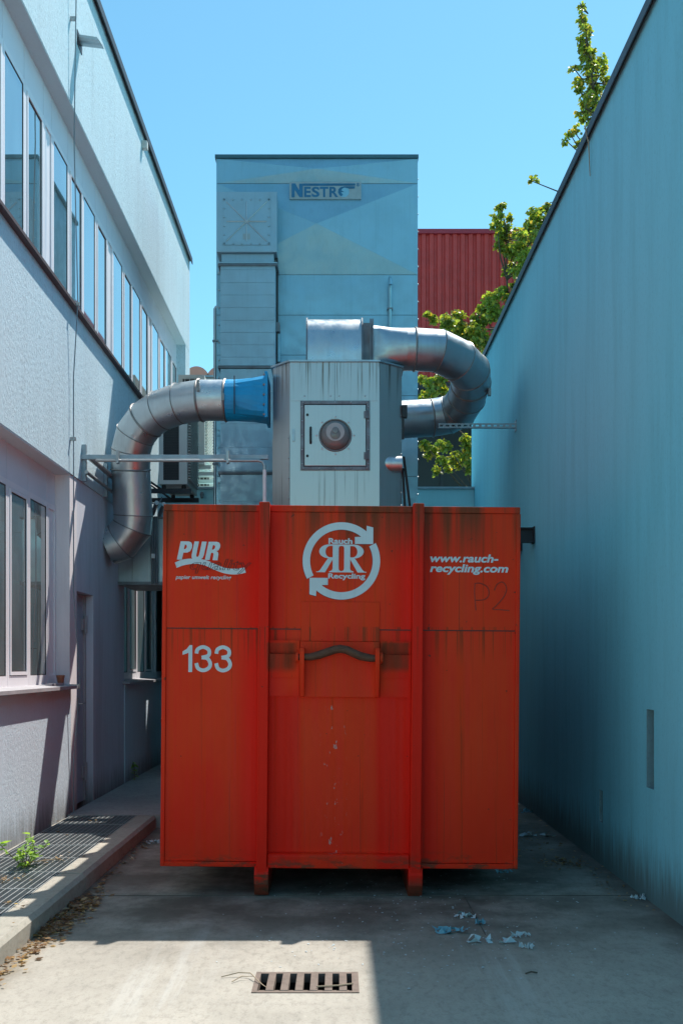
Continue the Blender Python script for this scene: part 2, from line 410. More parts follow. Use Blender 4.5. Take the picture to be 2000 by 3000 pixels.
def boxpart(name, mat, parent, x0, x1, y0, y1, z0, z1, bevel=0.0):
    return MB().box(x0, x1, y0, y1, z0, z1).build(name, mat, parent, bevel=bevel)
def struct(o): o['kind'] = 'structure'; return o

# flat lettering: font or polygon curves turned into thin meshes lying on a plane that faces -Y
def curve_to_mesh(cu, name):
    ob = bpy.data.objects.new('tmp', cu); COL.objects.link(ob)
    bpy.context.view_layer.update()
    dg = bpy.context.evaluated_depsgraph_get()
    me = bpy.data.meshes.new_from_object(ob.evaluated_get(dg)); me.name = name
    bpy.data.objects.remove(ob); bpy.data.curves.remove(cu)
    me.materials.clear()
    return me
def fit(me, x0, x1, z0, z1, y, o):
    xs = [v.co.x for v in me.vertices]; ys = [v.co.y for v in me.vertices]
    ax, bx, ay, by = min(xs), max(xs), min(ys), max(ys)
    for v in me.vertices:
        X = x0 + (v.co.x - ax) / (bx - ax) * (x1 - x0); Z = z0 + (v.co.y - ay) / (by - ay) * (z1 - z0)
        v.co = (X - o[0], y - v.co.z - o[1], Z - o[2])
    me.update()
def text(name, body, mat, parent, x0, x1, z0, z1, y, shear=0.0, bold=0.0, outline=False, depth=0.0012, space=1.0):
    cu = bpy.data.curves.new(name, 'FONT'); cu.body = body; cu.size = 1.0; cu.shear = shear; cu.space_character = space
    cu.resolution_u = 4; cu.space_line = 0.9
    if outline: cu.fill_mode = 'NONE'; cu.bevel_depth = outline; cu.bevel_resolution = 0
    else: cu.offset = bold; cu.extrude = depth
    me = curve_to_mesh(cu, name)
    if outline:
        for v in me.vertices: v.co.z = 0.0012 if v.co.z > 0 else 0.0
    fit(me, x0, x1, z0, z1, y, wloc(parent))
    return link_mesh(name, me, mat, parent)
def shape(name, loops, mat, parent, y, depth=0.0012):   # loops of world (x,z); inner loops become holes
    cu = bpy.data.curves.new(name, 'CURVE'); cu.dimensions = '2D'; cu.fill_mode = 'BOTH'; cu.extrude = depth
    for lp in loops:
        sp = cu.splines.new('POLY'); sp.points.add(len(lp) - 1); sp.use_cyclic_u = True
        for p, (x, z) in zip(sp.points, lp): p.co = (x, z, 0, 1)
    me = curve_to_mesh(cu, name); o = wloc(parent)
    for v in me.vertices: v.co = (v.co.x - o[0], y - v.co.z - o[1], v.co.y - o[2])
    me.update()
    return link_mesh(name, me, mat, parent)

# ------------------------------------------------------------------ ground, kerb, landing
XL, XR = -2.5, 1.98          # facade planes of the two buildings
WR = -2.64                   # window plane of the left building
KZ = 0.12
WELL = (-2.46, -1.87, -3.0, 9.17)
DRAIN = (-0.385, 0.085, 4.57, 4.85)
def sheet_with_holes(xs, ys, holes, z):
    m = MB(); idx = {}
    for i, x in enumerate(xs):
        for j, y in enumerate(ys): idx[i, j] = len(m.v); m.v.append((x, y, z))
    for i in range(len(xs) - 1):
        for j in range(len(ys) - 1):
            cx, cy = (xs[i] + xs[i + 1]) / 2, (ys[j] + ys[j + 1]) / 2
            if any(h[0] < cx < h[1] and h[2] < cy < h[3] for h in holes): continue
            m.f.append((idx[i, j], idx[i + 1, j], idx[i + 1, j + 1], idx[i, j + 1])); m.sm.append(False)
    return m
g = sheet_with_holes(sorted([-900, WELL[0], WELL[1], DRAIN[0], DRAIN[1], 900]), sorted([-900, WELL[2], DRAIN[2], DRAIN[3], WELL[3], 900]), [WELL, DRAIN], 0.0)
struct(g.build('ground', 'conc'))
lw = MB()
for (x0, x1, y0, y1), d in ((WELL, 0.9), (DRAIN, 0.4)):
    lw.add([(x0, y0, 0), (x1, y0, 0), (x1, y1, 0), (x0, y1, 0), (x0, y0, -d), (x1, y0, -d), (x1, y1, -d), (x0, y1, -d)],
           [(4, 5, 6, 7), (0, 4, 5, 1), (1, 5, 6, 2), (2, 6, 7, 3), (3, 7, 4, 0)])
struct(lw.build('pit_lining', 'pit'))
kerb = struct(thing('kerb', (-1.77, 4, 0), None, None))
ks = [-3.0, -2.0, -1.0, 0.0, 1.0, 2.0, 3.0, 4.35, 5.58, 6.62, 7.66, 8.5, 9.19]
for a, b in zip(ks[:-1], ks[1:]):
    dz = R.uniform(-0.003, 0.003)
    MB().prism_y([(-1.68, -0.02), (-1.68, KZ - 0.025 + dz), (-1.703, KZ + dz), (-1.855, KZ + dz), (-1.855, -0.02)], a + 0.004, b - 0.004).build('kerb_stone', 'kerb', kerb)
MB().box(-2.499, -1.2, 9.20, 14.4, -0.1, KZ).build('landing', 'landing'); struct(bpy.data.objects['landing'])
# strip of concrete between grating and facade
struct(MB().box(-2.53, -2.462, -3, 9.18, -0.05, KZ - 0.02).build('wall_foot', 'kerb'))

jm = MB().box(-1.66, 1.97, 6.486, 6.491, -0.01, 0.003).box(0.817, 0.822, 5.55, 6.4855, -0.01, 0.003)
struct(jm.build('slab_joint', 'joint'))
# ------------------------------------------------------------------ left office building
LB = thing('office_building', (-2.6, 5, 0), 'long pale blue rendered office building with two rows of white framed windows', 'building')
Y0, YE = 2.4, 16.8
Z_F0, Z_R = 6.775, 8.33           # upper fascia
Z_S = 4.89                        # upper sill
Z_L = 3.30                        # underside of the middle band
Z_SL = 1.32                       # lower sill
boxpart('wall', 'wall_left', LB, XL, -3.1, Y0, YE, Z_F0, Z_R)
boxpart('wall', 'wall_left', LB, XL, -3.1, Y0, YE, Z_L, Z_S - 0.03)
# soffits of the two window bands: thin painted boards under the projecting bands
boxpart('soffit', 'soffit', LB, XL - 0.004, -2.70, Y0, YE - 0.004, Z_F0 - 0.012, Z_F0 - 0.001)
boxpart('soffit', 'soffit', LB, XL - 0.004, -2.70, Y0, 9.33, Z_L - 0.012, Z_L - 0.001)
boxpart('wall', 'wall_left', LB, XL, -3.1, 16.335, YE, Z_S - 0.029, Z_F0 - 0.012)          # end pier, upper band
# lower storey
boxpart('plinth', 'wall_low', LB, XL, -3.1, Y0, 9.33, -0.1, Z_SL - 0.03)
boxpart('pier', 'pier', LB, XL - 0.012, -3.1, 9.331, 9.58, -0.1, Z_L - 0.002)
boxpart('wall', 'wall_smooth', LB, XL - 0.012, -3.1, 9.581, 10.23, 2.22, Z_L - 0.002)
boxpart('wall', 'wall_smooth', LB, XL - 0.012, -3.1, 10.231, 11.7, -0.1, Z_L - 0.002)
boxpart('plinth', 'wall_low', LB, XL, -3.1, 11.701, YE, -0.1, Z_SL - 0.03)
boxpart('wall', 'wall_low', LB, XL - 0.006, -3.1, 16.335, YE, Z_SL - 0.029, Z_L - 0.002)
# body behind the windows and roof
boxpart('interior_wall', 'dark', LB, -3.0, -9.0, Y0 + 0.05, YE - 0.05, 0.0, Z_R - 0.05)
boxpart('roof_coping', 'coping', LB, XL + 0.045, -3.2, Y0, YE + 0.03, Z_R, Z_R + 0.055, 0.006)
boxpart('roof_drip', 'coping', LB, XL + 0.047, XL + 0.035, Y0, YE + 0.03, Z_R - 0.05, Z_R + 0.001)
# sills
for a, b in ((Y0, 5.2), (5.2, 9.3), (9.3, 13.0), (13.0, 16.33)):
    MB().prism_y([(XL + 0.055, Z_S - 0.035), (XL + 0.055, Z_S - 0.005), (WR - 0.02, Z_S + 0.015), (WR - 0.02, Z_S - 0.028)][::-1], a + 0.002, b - 0.002).build('sill', 'sillred', LB)
for a, b in ((Y0, 5.3), (5.3, 9.38), (11.62, 13.9), (13.9, 16.3)):
    MB().prism_y([(XL + 0.075, Z_SL - 0.035), (XL + 0.075, Z_SL - 0.006), (WR - 0.02, Z_SL + 0.012), (WR - 0.02, Z_SL - 0.028)][::-1], a + 0.002, b - 0.002).build('sill', 'sill', LB)
# door in its recess
dr = boxpart('door', 'door', LB, -2.606, -2.66, 9.60, 10.228, KZ, 2.215)
MB().box(-2.60, -2.585, 9.9, 9.98, 1.05, 1.18).tube([(-2.59, 9.93, 1.12), (-2.55, 9.93, 1.12), (-2.55, 10.03, 1.12)], 0.009, 8).build('handle', 'steel', dr)
boxpart('door_frame', 'sill', LB, -2.585, -2.612, 10.19, 10.2305, KZ, 2.2155)
for z in (0.42, 1.92):
    MB().tube([(-2.575, 10.175, z - 0.09), (-2.575, 10.175, z + 0.09)], 0.016, 10).box(-2.604, -2.585, 10.11, 10.17, z - 0.06, z + 0.06).build('hinge', 'sill', dr)
# windows: frame mesh with pane and header panel; shared mesh data
PW, PN, PER = 0.548, 0.268, 2.46
def frame_mesh(w, h, hdr, sash):
    m = MB(); d0, d1 = -0.05, 0.0
    def bar(y0, y1, z0, z1, x1=d1): m.box(d0, x1, y0, y1, z0, z1)
    bar(0.003, 0.040, 0, h); bar(w - 0.040, w - 0.003, 0, h); bar(0.0405, w - 0.0405, 0, 0.085); bar(0.0405, w - 0.0405, h - 0.05, h)
    if sash:
        e = 0.007
        for y0, y1, z0, z1 in ((0.047, 0.075, 0.092, h - 0.056), (w - 0.075, w - 0.047, 0.092, h - 0.056), (0.0755, w - 0.0755, 0.092, 0.12), (0.0755, w - 0.0755, h - 0.082, h - 0.056)):
            m.box(d0 + 0.005, e, y0, y1, z0, z1)
    return m
def gasket_mesh(w, h, sash):
    m = MB(); a = 0.076 if sash else 0.041; lo = 0.121 if sash else 0.086; hi = h - (0.083 if sash else 0.051); t = 0.008
    for y0, y1, z0, z1 in ((a, a + t, lo, hi), (w - a - t, w - a, lo, hi), (a + t, w - a - t, lo, lo + t), (a + t, w - a - t, hi - t, hi)):
        m.box(-0.045, -0.002, y0, y1, z0, z1)
    return m
WM = {}
def window_set(kind, h, hdr, glass):
    for w, sash, key in ((PW, False, 'fix'), (PW, True, 'sash')):
        WM[kind, key] = (frame_mesh(w, h, hdr, sash).mesh('window_frame'), gasket_mesh(w, h, sash).mesh('gasket'),
                         MB().box(-0.03, -0.006, 0.03, w - 0.03, 0.07, h - 0.035).mesh('pane'),
                         MB().box(-0.05, -0.008, 0.004, w - 0.004, h + 0.003, h + hdr).mesh('header_panel'))
    m = frame_mesh(PN, h, hdr, False)
    WM[kind, 'narrow'] = (m.mesh('window_frame'), None, MB().box(-0.04, -0.012, 0.045, PN - 0.045, 0.085, h - 0.05).mesh('infill_panel'),
                          MB().box(-0.05, -0.008, 0.004, PN - 0.004, h + 0.003, h + hdr).mesh('header_panel'))
    for key in ('fix', 'sash', 'narrow'):
        a, b, c, d = WM[kind, key]
        a.materials.append(M['alu']); d.materials.append(M['header'])
        if b: b.materials.append(M['gasket'])
        c.materials.append(M['alu'] if key == 'narrow' else M[glass])
window_set('up', 1.535, 0.335, 'glass'); window_set('low', 1.66, 0.305, 'glasslow')
def place_window(kind, key, y, z):
    a, b, c, d = WM[kind, key]
    f = link_mesh('window', a, None, LB); f.location = Vector((WR, y, z)) - WL[LB]
    for nm, me in (('gasket', b), ('infill_panel' if key == 'narrow' else 'pane', c), ('header_panel', d)):
        if me is None: continue
        o = link_mesh(nm, me, None, f)
def run(kind, n0, y0, y1, z, flip=0):
    k = -6
    while k < 6:
        base = n0 + PER * k
        lst = [('narrow', base, PN)] + [(('sash' if (i + flip) % 2 else 'fix'), base + PN + PW * i, PW) for i in range(4)]
        for key, y, w in lst:
            if y >= y0 - 0.01 and y + w <= y1 + 0.01: place_window(kind, key, y, z)
        k += 1
run('up', 8.955, 2.7, 16.34, Z_S + 0.012)
run('low', 9.062, 2.7, 9.335, Z_SL + 0.010, 1)
run('low', 11.72, 11.7, 16.33, Z_SL + 0.010, 0)
# blank closures beside and behind the camera
boxpart('header_panel', 'header', LB, WR, -2.7, Y0, 2.80, Z_S + 0.01, Z_F0 - 0.013)
boxpart('header_panel', 'header', LB, WR, -2.7, Y0, 2.72, Z_SL + 0.01, Z_L - 0.013)
boxpart('header_panel', 'header', LB, WR - 0.02, -2.7, Y0, 16.33, Z_F0 - 0.07, Z_F0 - 0.0125)
# lightning conductor with clips
lc = MB().tube([(XL + 0.075, 9.31, Z_R + 0.05), (XL + 0.06, 9.31, Z_R - 0.15), (XL + 0.035, 9.31, 6.4), (XL + 0.07, 9.31, 4.9), (XL + 0.03, 9.31, 4.2), (XL + 0.03, 9.31, 2.2), (XL + 0.085, 9.33, 1.32), (XL + 0.03, 9.31, 0.6), (XL + 0.03, 9.31, 0.1)], 0.006, 6).build('lightning_cable', 'cable', LB)
for z in (7.55, 4.88, 3.62, 1.31):
    MB().box(XL - 0.005, XL + 0.085 if z < 5 and (abs(z - 4.88) < .1 or abs(z - 1.31) < .1) else XL + 0.05, 9.298, 9.325, z - 0.016, z + 0.016).build('cable_clip', 'steel', LB)
# roof overflow spout: half round trough
m = MB(); prof = []
for k in range(9):
    a = math.pi + math.pi * k / 8
    prof.append((0.065 * math.cos(a), 0.065 * math.sin(a)))
prof2 = [(x * 0.88, z * 0.88) for x, z in prof][::-1]
pp = prof + prof2
vs = []
for xx, zo in ((XL - 0.02, 0.0), (XL + 0.235, -0.03)):
    vs += [(xx + (0.0 if xx < XL else -0.05 * (1 + z / 0.065)), 9.63 + y, 7.57 + z + zo) for y, z in pp]
nn = len(pp)
m.add(vs, [(i, (i + 1) % nn, (i + 1) % nn + nn, i + nn) for i in range(nn)] + [tuple(range(nn, 2 * nn))])
m.build('overflow_spout', 'galvd', LB)
MB().box(XL - 0.003, XL + 0.006, 9.54, 9.72, 7.46, 7.60).build('spout_plate', 'coping', LB)
MB().box(XL - 0.003, XL + 0.07, 12.68, 12.76, 8.10, 8.19).build('sensor_box', 'ac', LB)

# ------------------------------------------------------------------ right hall
RB = thing('hall_building', (2.2, 5, 0), 'tall windowless turquoise hall wall with dark metal roof edge', 'building')
RZ = 5.68
slots = [(6.25, 6.40, 0.72, 1.22, 0.10), (7.46, 7.56, 0.32, 0.56, 0.08)]
ys = sorted({2.0, 14.8} | {v for s in slots for v in s[:2]}); zs = sorted({-0.1, RZ} | {v for s in slots for v in s[2:4]})
m = MB()
for j in range(len(ys) - 1):
    for k in range(len(zs) - 1):
        cy, cz = (ys[j] + ys[j + 1]) / 2, (zs[k] + zs[k + 1]) / 2
        if any(s[0] < cy < s[1] and s[2] < cz < s[3] for s in slots): continue
        m.add([(XR, ys[j], zs[k]), (XR, ys[j + 1], zs[k]), (XR, ys[j + 1], zs[k + 1]), (XR, ys[j], zs[k + 1])], [(3, 2, 1, 0)])
m.add([(XR, 14.8, -0.1), (9, 14.8, -0.1), (9, 14.8, RZ), (XR, 14.8, RZ)], [(3, 2, 1, 0)])
m.add([(XR, 2.0, -0.1), (9, 2.0, -0.1), (9, 2.0, RZ), (XR, 2.0, RZ)], [(0, 1, 2, 3)])
m.add([(9, 2.0, -0.1), (9, 14.8, -0.1), (9, 14.8, RZ), (9, 2.0, RZ)], [(0, 1, 2, 3)])
m.add([(XR, 2.0, RZ), (9, 2.0, RZ), (9, 14.8, RZ), (XR, 14.8, RZ)], [(0, 1, 2, 3)])
m.build('wall', 'wall_right', RB)
for y0, y1, z0, z1, d in slots:
    m = MB(); x1 = XR + d
    m.add([(XR, y0, z0), (XR, y1, z0), (XR, y1, z1), (XR, y0, z1), (x1, y0, z0), (x1, y1, z0), (x1, y1, z1), (x1, y0, z1)],
          [(4, 5, 6, 7), (0, 1, 5, 4), (1, 2, 6, 5), (2, 3, 7, 6), (3, 0, 4, 7)])
    m.build('wall_niche', 'niche', RB)
MB().box(XR + 0.075, XR + 0.099, 6.27, 6.3, 0.93, 0.96).build('niche_clip', 'white', RB)
for a, b in ((2.0, 7.02), (7.02, 11), (11, 14.83)):
    boxpart('roof_coping', 'coping', RB, XR - 0.035, XR + 0.35, a + 0.002, b - 0.002, RZ + 0.001, RZ + 0.035)
    boxpart('roof_drip', 'coping', RB, XR - 0.037, XR - 0.029, a + 0.002, b - 0.002, RZ - 0.045, RZ + 0.0005)
MB().tube([(XR - 0.05, 7.80, RZ + 0.05), (XR - 0.025, 7.78, RZ - 0.1), (XR - 0.012, 7.79, RZ - 0.35)], [0.006, 0.005, 0.003], 6).build('hanging_root', 'twig', RB)

# ------------------------------------------------------------------ container
CF = 6.53
def c(x, y): p = px(x, y, CF); return p.x, p.z
CT = thing('skip_container', (0, CF, 0), 'large red roll-off paper recycling container marked 133 on two skids', 'container')
ZT, ZB, YR = 2.545, 0.18, 10.6
xl, xr = c(470, 0)[0], c(1513, 0)[0]
XP = [c(752, 0)[0], c(783, 0)[0], c(1197, 0)[0], c(1229, 0)[0]]
zseam = c(0, 1844)[1]
# sides, roof, floor, rear
INS = 0.115
for x0, x1 in ((xl + INS, xl + INS + 0.012), (xr - INS - 0.012, xr - INS)): boxpart('side_wall', 'red', CT, x0, x1, CF + 0.03, YR, ZB + 0.01, ZT - 0.012)
boxpart('roof_plate', 'red', CT, xl + INS, xr - INS, CF + 0.02, YR, ZT - 0.01, ZT)
boxpart('floor_plate', 'red', CT, xl + INS + 0.013, xr - INS - 0.013, CF + 0.03, YR - 0.01, ZB + 0.011, ZB + 0.05)
boxpart('rear_wall', 'red', CT, xl + INS + 0.013, xr - INS - 0.013, YR - 0.012, YR - 0.001, ZB + 0.052, ZT - 0.012)
for k in range(6):
    y = CF + 0.42 + k * 0.62
    for x0, x1 in ((xl + 0.02, xl + INS - 0.0005), (xr - INS + 0.0005, xr - 0.02)): boxpart('side_rib', 'red', CT, x0, x1, y, y + 0.11, ZB + 0.06, ZT - 0.005)
# front plates
fy = CF
cols = [(xl + 0.026, XP[0] - 0.001), (XP[1] + 0.001, XP[2] - 0.001), (XP[3] + 0.001, xr - 0.026)]
for i, (a, b) in enumerate(cols):
    boxpart('front_plate', 'red', CT, a, b, fy - 0.004, fy + 0.014, zseam + 0.003, ZT - 0.042)
    boxpart('front_plate', 'red', CT, a, b, fy + 0.004, fy + 0.016, ZB + 0.032, zseam - 0.001)
    boxpart('seam_weld', 'outline', CT, a + 0.002, b - 0.002, fy + 0.000, fy + 0.003, zseam - 0.004, zseam + 0.0025)
    boxpart('top_rail', 'red', CT, a - (0.024 if i == 0 else 0), b + (0.024 if i == 2 else 0), fy - 0.014, fy + 0.019, ZT - 0.040, ZT + 0.002, 0.004)
    if i != 1: boxpart('bottom_rail', 'red', CT, a, b, fy - 0.012, fy + 0.03, ZB - 0.004, ZB + 0.028, 0.004)
boxpart('edge_angle', 'red', CT, xl - 0.002, xl + 0.025, fy - 0.012, fy + 0.029, ZB - 0.004, ZT - 0.041, 0.005)
boxpart('edge_angle', 'red', CT, xr - 0.025, xr + 0.002, fy - 0.012, fy + 0.029, ZB - 0.004, ZT - 0.041, 0.005)
# posts and skids
for a, b in ((XP[0], XP[1]), (XP[2], XP[3])):
    boxpart('post', 'red', CT, a, b, fy - 0.085, fy + 0.02, ZB - 0.03, ZT + 0.012, 0.006)
    xc = (a + b) / 2
    pr = [(fy - 0.07, 0.03), (fy - 0.055, 0.004), (fy - 0.02, 0.0), (YR - 0.1, 0.0), (YR - 0.02, 0.03), (YR - 0.02, ZB + 0.01), (fy - 0.075, ZB + 0.01), (fy - 0.09, ZB - 0.035), (fy - 0.09, 0.08)]
    MB().prism_x(pr[::-1], xc - 0.046, xc + 0.046).build('skid', 'red', CT, bevel=0.005)
for y in (7.6, 9.0, 10.2): boxpart('cross_member', 'red', CT, XP[0] + 0.09, XP[2] - 0.02, y, y + 0.08, 0.09, ZB + 0.01)
# centre bay: bottom beam, lower skirts, hook recess
xa, xb = XP[1] + 0.002, XP[2] - 0.002
MB().prism_x([(fy - 0.06, c(0, 2540)[1]), (fy + 0.02, c(0, 2540)[1]), (fy + 0.02, c(0, 2498)[1]), (fy - 0.045, c(0, 2498)[1]), (fy - 0.06, c(0, 2504)[1])], xa, xb).build('bottom_beam', 'red', CT, bevel=0.006)
x1, x2 = c(874, 0)[0], c(1104, 0)[0]
boxpart('backing_plate', 'red', CT, x1, x2, fy - 0.013, fy - 0.005, c(0, 1879)[1], c(0, 1764)[1], 0.002)
# horizontal channel left and right of the hook plate
for a, b in ((xa, x1 - 0.006), (x2 + 0.006, xb)):
    zt, zm, zl, zb = c(0, 1878)[1], c(0, 1918)[1], c(0, 1986)[1], c(0, 2041)[1]
    MB().prism_x([(fy + 0.003, zb), (fy - 0.02, zb), (fy - 0.022, zl + 0.004), (fy - 0.03, zl), (fy - 0.045, zm), (fy - 0.012, zm + 0.008), (fy - 0.024, zt), (fy + 0.003, zt)][::-1], a, b).build('channel_beam', 'red', CT)
boxpart('hook_plate', 'red', CT, x1, x2, fy - 0.034, fy + 0.003, c(0, 2042)[1], c(0, 1880)[1], 0.003)
for a, b in ((x1, x1 + 0.03), (x2 - 0.03, x2)):
    MB().prism_x([(fy - 0.033, c(0, 2042)[1]), (fy - 0.033, c(0, 1898)[1]), (fy - 0.13, c(0, 1900)[1]), (fy - 0.145, c(0, 1912)[1]), (fy - 0.14, c(0, 1945)[1]), (fy - 0.06, c(0, 2040)[1])], a, b).build('hook_cheek', 'red', CT, bevel=0.004)
hz = [(862, 1924), (885, 1923), (905, 1923), (930, 1917), (955, 1908), (975, 1901), (991, 1899), (1008, 1902), (1028, 1911), (1050, 1920), (1075, 1925), (1098, 1926), (1112, 1925)]
MB().tube([(c(x, y)[0], fy - 0.105, c(x, y)[1] - 0.006) for x, y in hz], [0.020, 0.022, 0.024] + [0.027] * 7 + [0.025, 0.022, 0.02], 14).build('hook_bar', 'rustbar', CT)
for x in (866, 1109):
    MB().lathe([(0.038, -0.008), (0.038, 0.008)], (c(x, 0)[0], fy - 0.105, c(0, 1924)[1] - 0.006), (1, 0, 0), 16).build('bar_collar', 'red', CT)
# lettering
ly = fy - 0.0062
def box4(x0, x1, y0, y1): return c(x0, 0)[0], c(x1, 0)[0], c(0, y1)[1], c(0, y0)[1]
def P(lst, ox, oy, s): return [c(ox + x / s, oy + y / s) for x, y in lst]
def smooth_path(pts, n=6):
    out = []
    for i in range(len(pts) - 1):
        p0, p1, p2, p3 = pts[max(i - 1, 0)], pts[i], pts[i + 1], pts[min(i + 2, len(pts) - 1)]
        for k in range(n):
            t = k / n
            out.append(tuple(0.5 * (2 * p1[j] + (p2[j] - p0[j]) * t + (2 * p0[j] - 5 * p1[j] + 4 * p2[j] - p3[j]) * t * t + (3 * p1[j] - p0[j] - 3 * p2[j] + p3[j]) * t ** 3) for j in (0, 1)))
    return out + [pts[-1]]
Pp = [(230, 112), (360, 112), (400, 128), (420, 168), (414, 222), (386, 274), (340, 297), (276, 298), (250, 415), (170, 412)]
Pi = [(298, 168), (320, 170), (333, 190), (328, 215), (308, 240), (283, 241)]
Up = [(455, 112), (530, 114), (487, 330), (489, 356), (505, 368), (522, 358), (535, 330), (578, 114), (657, 116), (613, 330), (592, 382), (560, 404), (500, 412), (435, 404), (411, 378), (412, 330)]
Rp = [(688, 116), (820, 116), (860, 130), (879, 165), (875, 210), (855, 250), (815, 270), (845, 290), (848, 320), (836, 420), (755, 418), (768, 320), (764, 300), (745, 296), (728, 298), (706, 415), (628, 415)]
Ri = [(758, 170), (780, 172), (795, 190), (790, 220), (770, 243), (742, 245)]
for lp in ([Pp, Pi], [Up], [Rp, Ri]): shape('lettering', [P(l, 480, 1570, 5.6) for l in lp], 'letter', CT, ly)
def ribbon(path, w, y):
    L1, L2 = [], []
    for i, (x, z) in enumerate(path):
        a, b = path[max(i - 1, 0)], path[min(i + 1, len(path) - 1)]
        dx, dz = b[0] - a[0], b[1] - a[1]; l = math.hypot(dx, dz); nx_, nz_ = -dz / l * w / 2, dx / l * w / 2
        L1.append((x + nx_, z + nz_)); L2.append((x - nx_, z - nz_))
    shape('lettering', [P(L1 + L2[::-1], 450, 1450, 2.851)], 'letter', CT, y)
yn = fy + 0.0025
shape('lettering', [P([(274, 1490), (274, 1330), (225, 1347), (225, 1318), (258, 1298), (284, 1265), (306, 1265), (306, 1490)], 450, 1450, 2.851)], 'letter', CT, yn)
for dx in (0, 166):
    ribbon(smooth_path([(341 + dx, 1335), (350 + dx, 1300), (393 + dx, 1280), (436 + dx, 1296), (448 + dx, 1325), (436 + dx, 1354), (384 + dx, 1368)], 6), 31, yn)
    ribbon(smooth_path([(384 + dx, 1367), (432 + dx, 1376), (456 + dx, 1418), (443 + dx, 1456), (397 + dx, 1475), (354 + dx, 1457), (340 + dx, 1415)], 6), 31, yn - 0.0004)
upper = smooth_path([(138, 464), (230, 422), (340, 400), (440, 396), (560, 402), (660, 425), (760, 465), (870, 512), (960, 542), (1060, 554), (1170, 550), (1276, 534)])
lower = smooth_path([(1302, 618), (1200, 642), (1080, 650), (960, 634), (860, 604), (740, 556), (640, 510), (540, 486), (440, 482), (350, 492), (255, 515), (168, 550)])
shape('lettering', [P(upper + lower, 480, 1570, 5.6)], 'letter', CT, ly - 0.0015)
text('lettering', 'quality', 'outline', CT, *box4(549, 729, 1641, 1684), ly - 0.0032, 0.25, outline=0.012)
text('lettering', 'papier umwelt recycling', 'letter', CT, *box4(507, 670, 1689, 1704), ly, 0.2, 0.016)
text('lettering', 'www.rauch-', 'letter', CT, *box4(1250, 1450, 1621, 1645), ly, 0.2, 0.03)
text('lettering', 'recycling.com', 'letter', CT, *box4(1250, 1479, 1650, 1681), ly, 0.2, 0.03)
# hand-drawn P2
def stroke(lst, r=0.0042):
    MB().tube([(c(1150 + x / 3.136, 0)[0], ly + 0.003, c(0, 1450 + y / 3.136)[1]) for x, y in smooth_path(lst, 4)], r, 5).build('marker_stroke', 'marker', CT)
stroke([(728, 810), (724, 880), (730, 960), (738, 1050)]); stroke([(722, 806), (770, 800), (830, 825), (856, 870), (850, 920), (810, 952), (735, 958)])
stroke([(905, 865), (930, 810), (975, 788), (1008, 815), (1015, 870), (985, 935), (920, 1010), (892, 1038), (960, 1042), (1045, 1050)])
# round arrow emblem
def L(x, y): return c(750 + x / 3.136, 1450 + y / 3.136)
def arc(cx, cy, r, a0, a1, n=40): return [(cx + r * math.cos(math.radians(a0 + (a1 - a0) * k / n)), cy - r * math.sin(math.radians(a0 + (a1 - a0) * k / n))) for k in range(n + 1)]
CX, CY = 756, 607
a1 = arc(CX, CY, 355, 208, 50)          # outer, clockwise over the top
a2 = arc(CX, CY, 287, 52, 208)
lp1 = a1 + [(985, 282), (1046, 298), (1046, 450), (878, 450), (878, 386), (932, 384)] + a2
lp2 = [(2 * CX - x, 2 * CY - y) for x, y in lp1]
for lp in (lp1, lp2):
    cxs, cys = CX, CY
    sh = shape('emblem_arrow', [[L(x - 3, y + 3) for x, y in lp]], 'outline', CT, ly + 0.0012, 0.0006)
    shape('emblem_arrow', [[L(x, y) for x, y in lp]], 'letter', CT, ly)
def ell(cx, cy, rx, ry, a0, a1, n=14): return [(cx + rx * math.cos(math.radians(a0 + (a1 - a0) * k / n)), cy - ry * math.sin(math.radians(a0 + (a1 - a0) * k / n))) for k in range(n + 1)]
Rout = [(756, 712), (756, 702), (776, 694), (781, 676), (781, 490), (776, 474), (756, 468), (756, 456)] + ell(868, 520, 92, 64, 90, -88) + [(882, 588)] + \
       [(950, 690), (968, 704), (986, 706), (986, 712), (905, 712), (836, 592), (836, 676), (842, 694), (868, 704), (868, 712)]
Rin = [(836, 470)] + ell(860, 522, 42, 52, 90, -90) + [(836, 574)]
for mir in (0, 1):
    f = (lambda x: 1512 - x) if mir else (lambda x: x)
    shape('emblem_letter', [[L(f(x), y) for x, y in Rout], [L(f(x), y) for x, y in Rin]], 'letter', CT, ly)
text('emblem_lettering', 'Rauch', 'letter', CT, *box4(953, 1023, 1577, 1594), ly - 0.001, 0, 0.035)
text('emblem_lettering', 'Recycling', 'letter', CT, *box4(953, 1061, 1680, 1700), ly - 0.001, 0, 0.03)
CT.rotation_euler = (0, math.radians(0.5), 0)

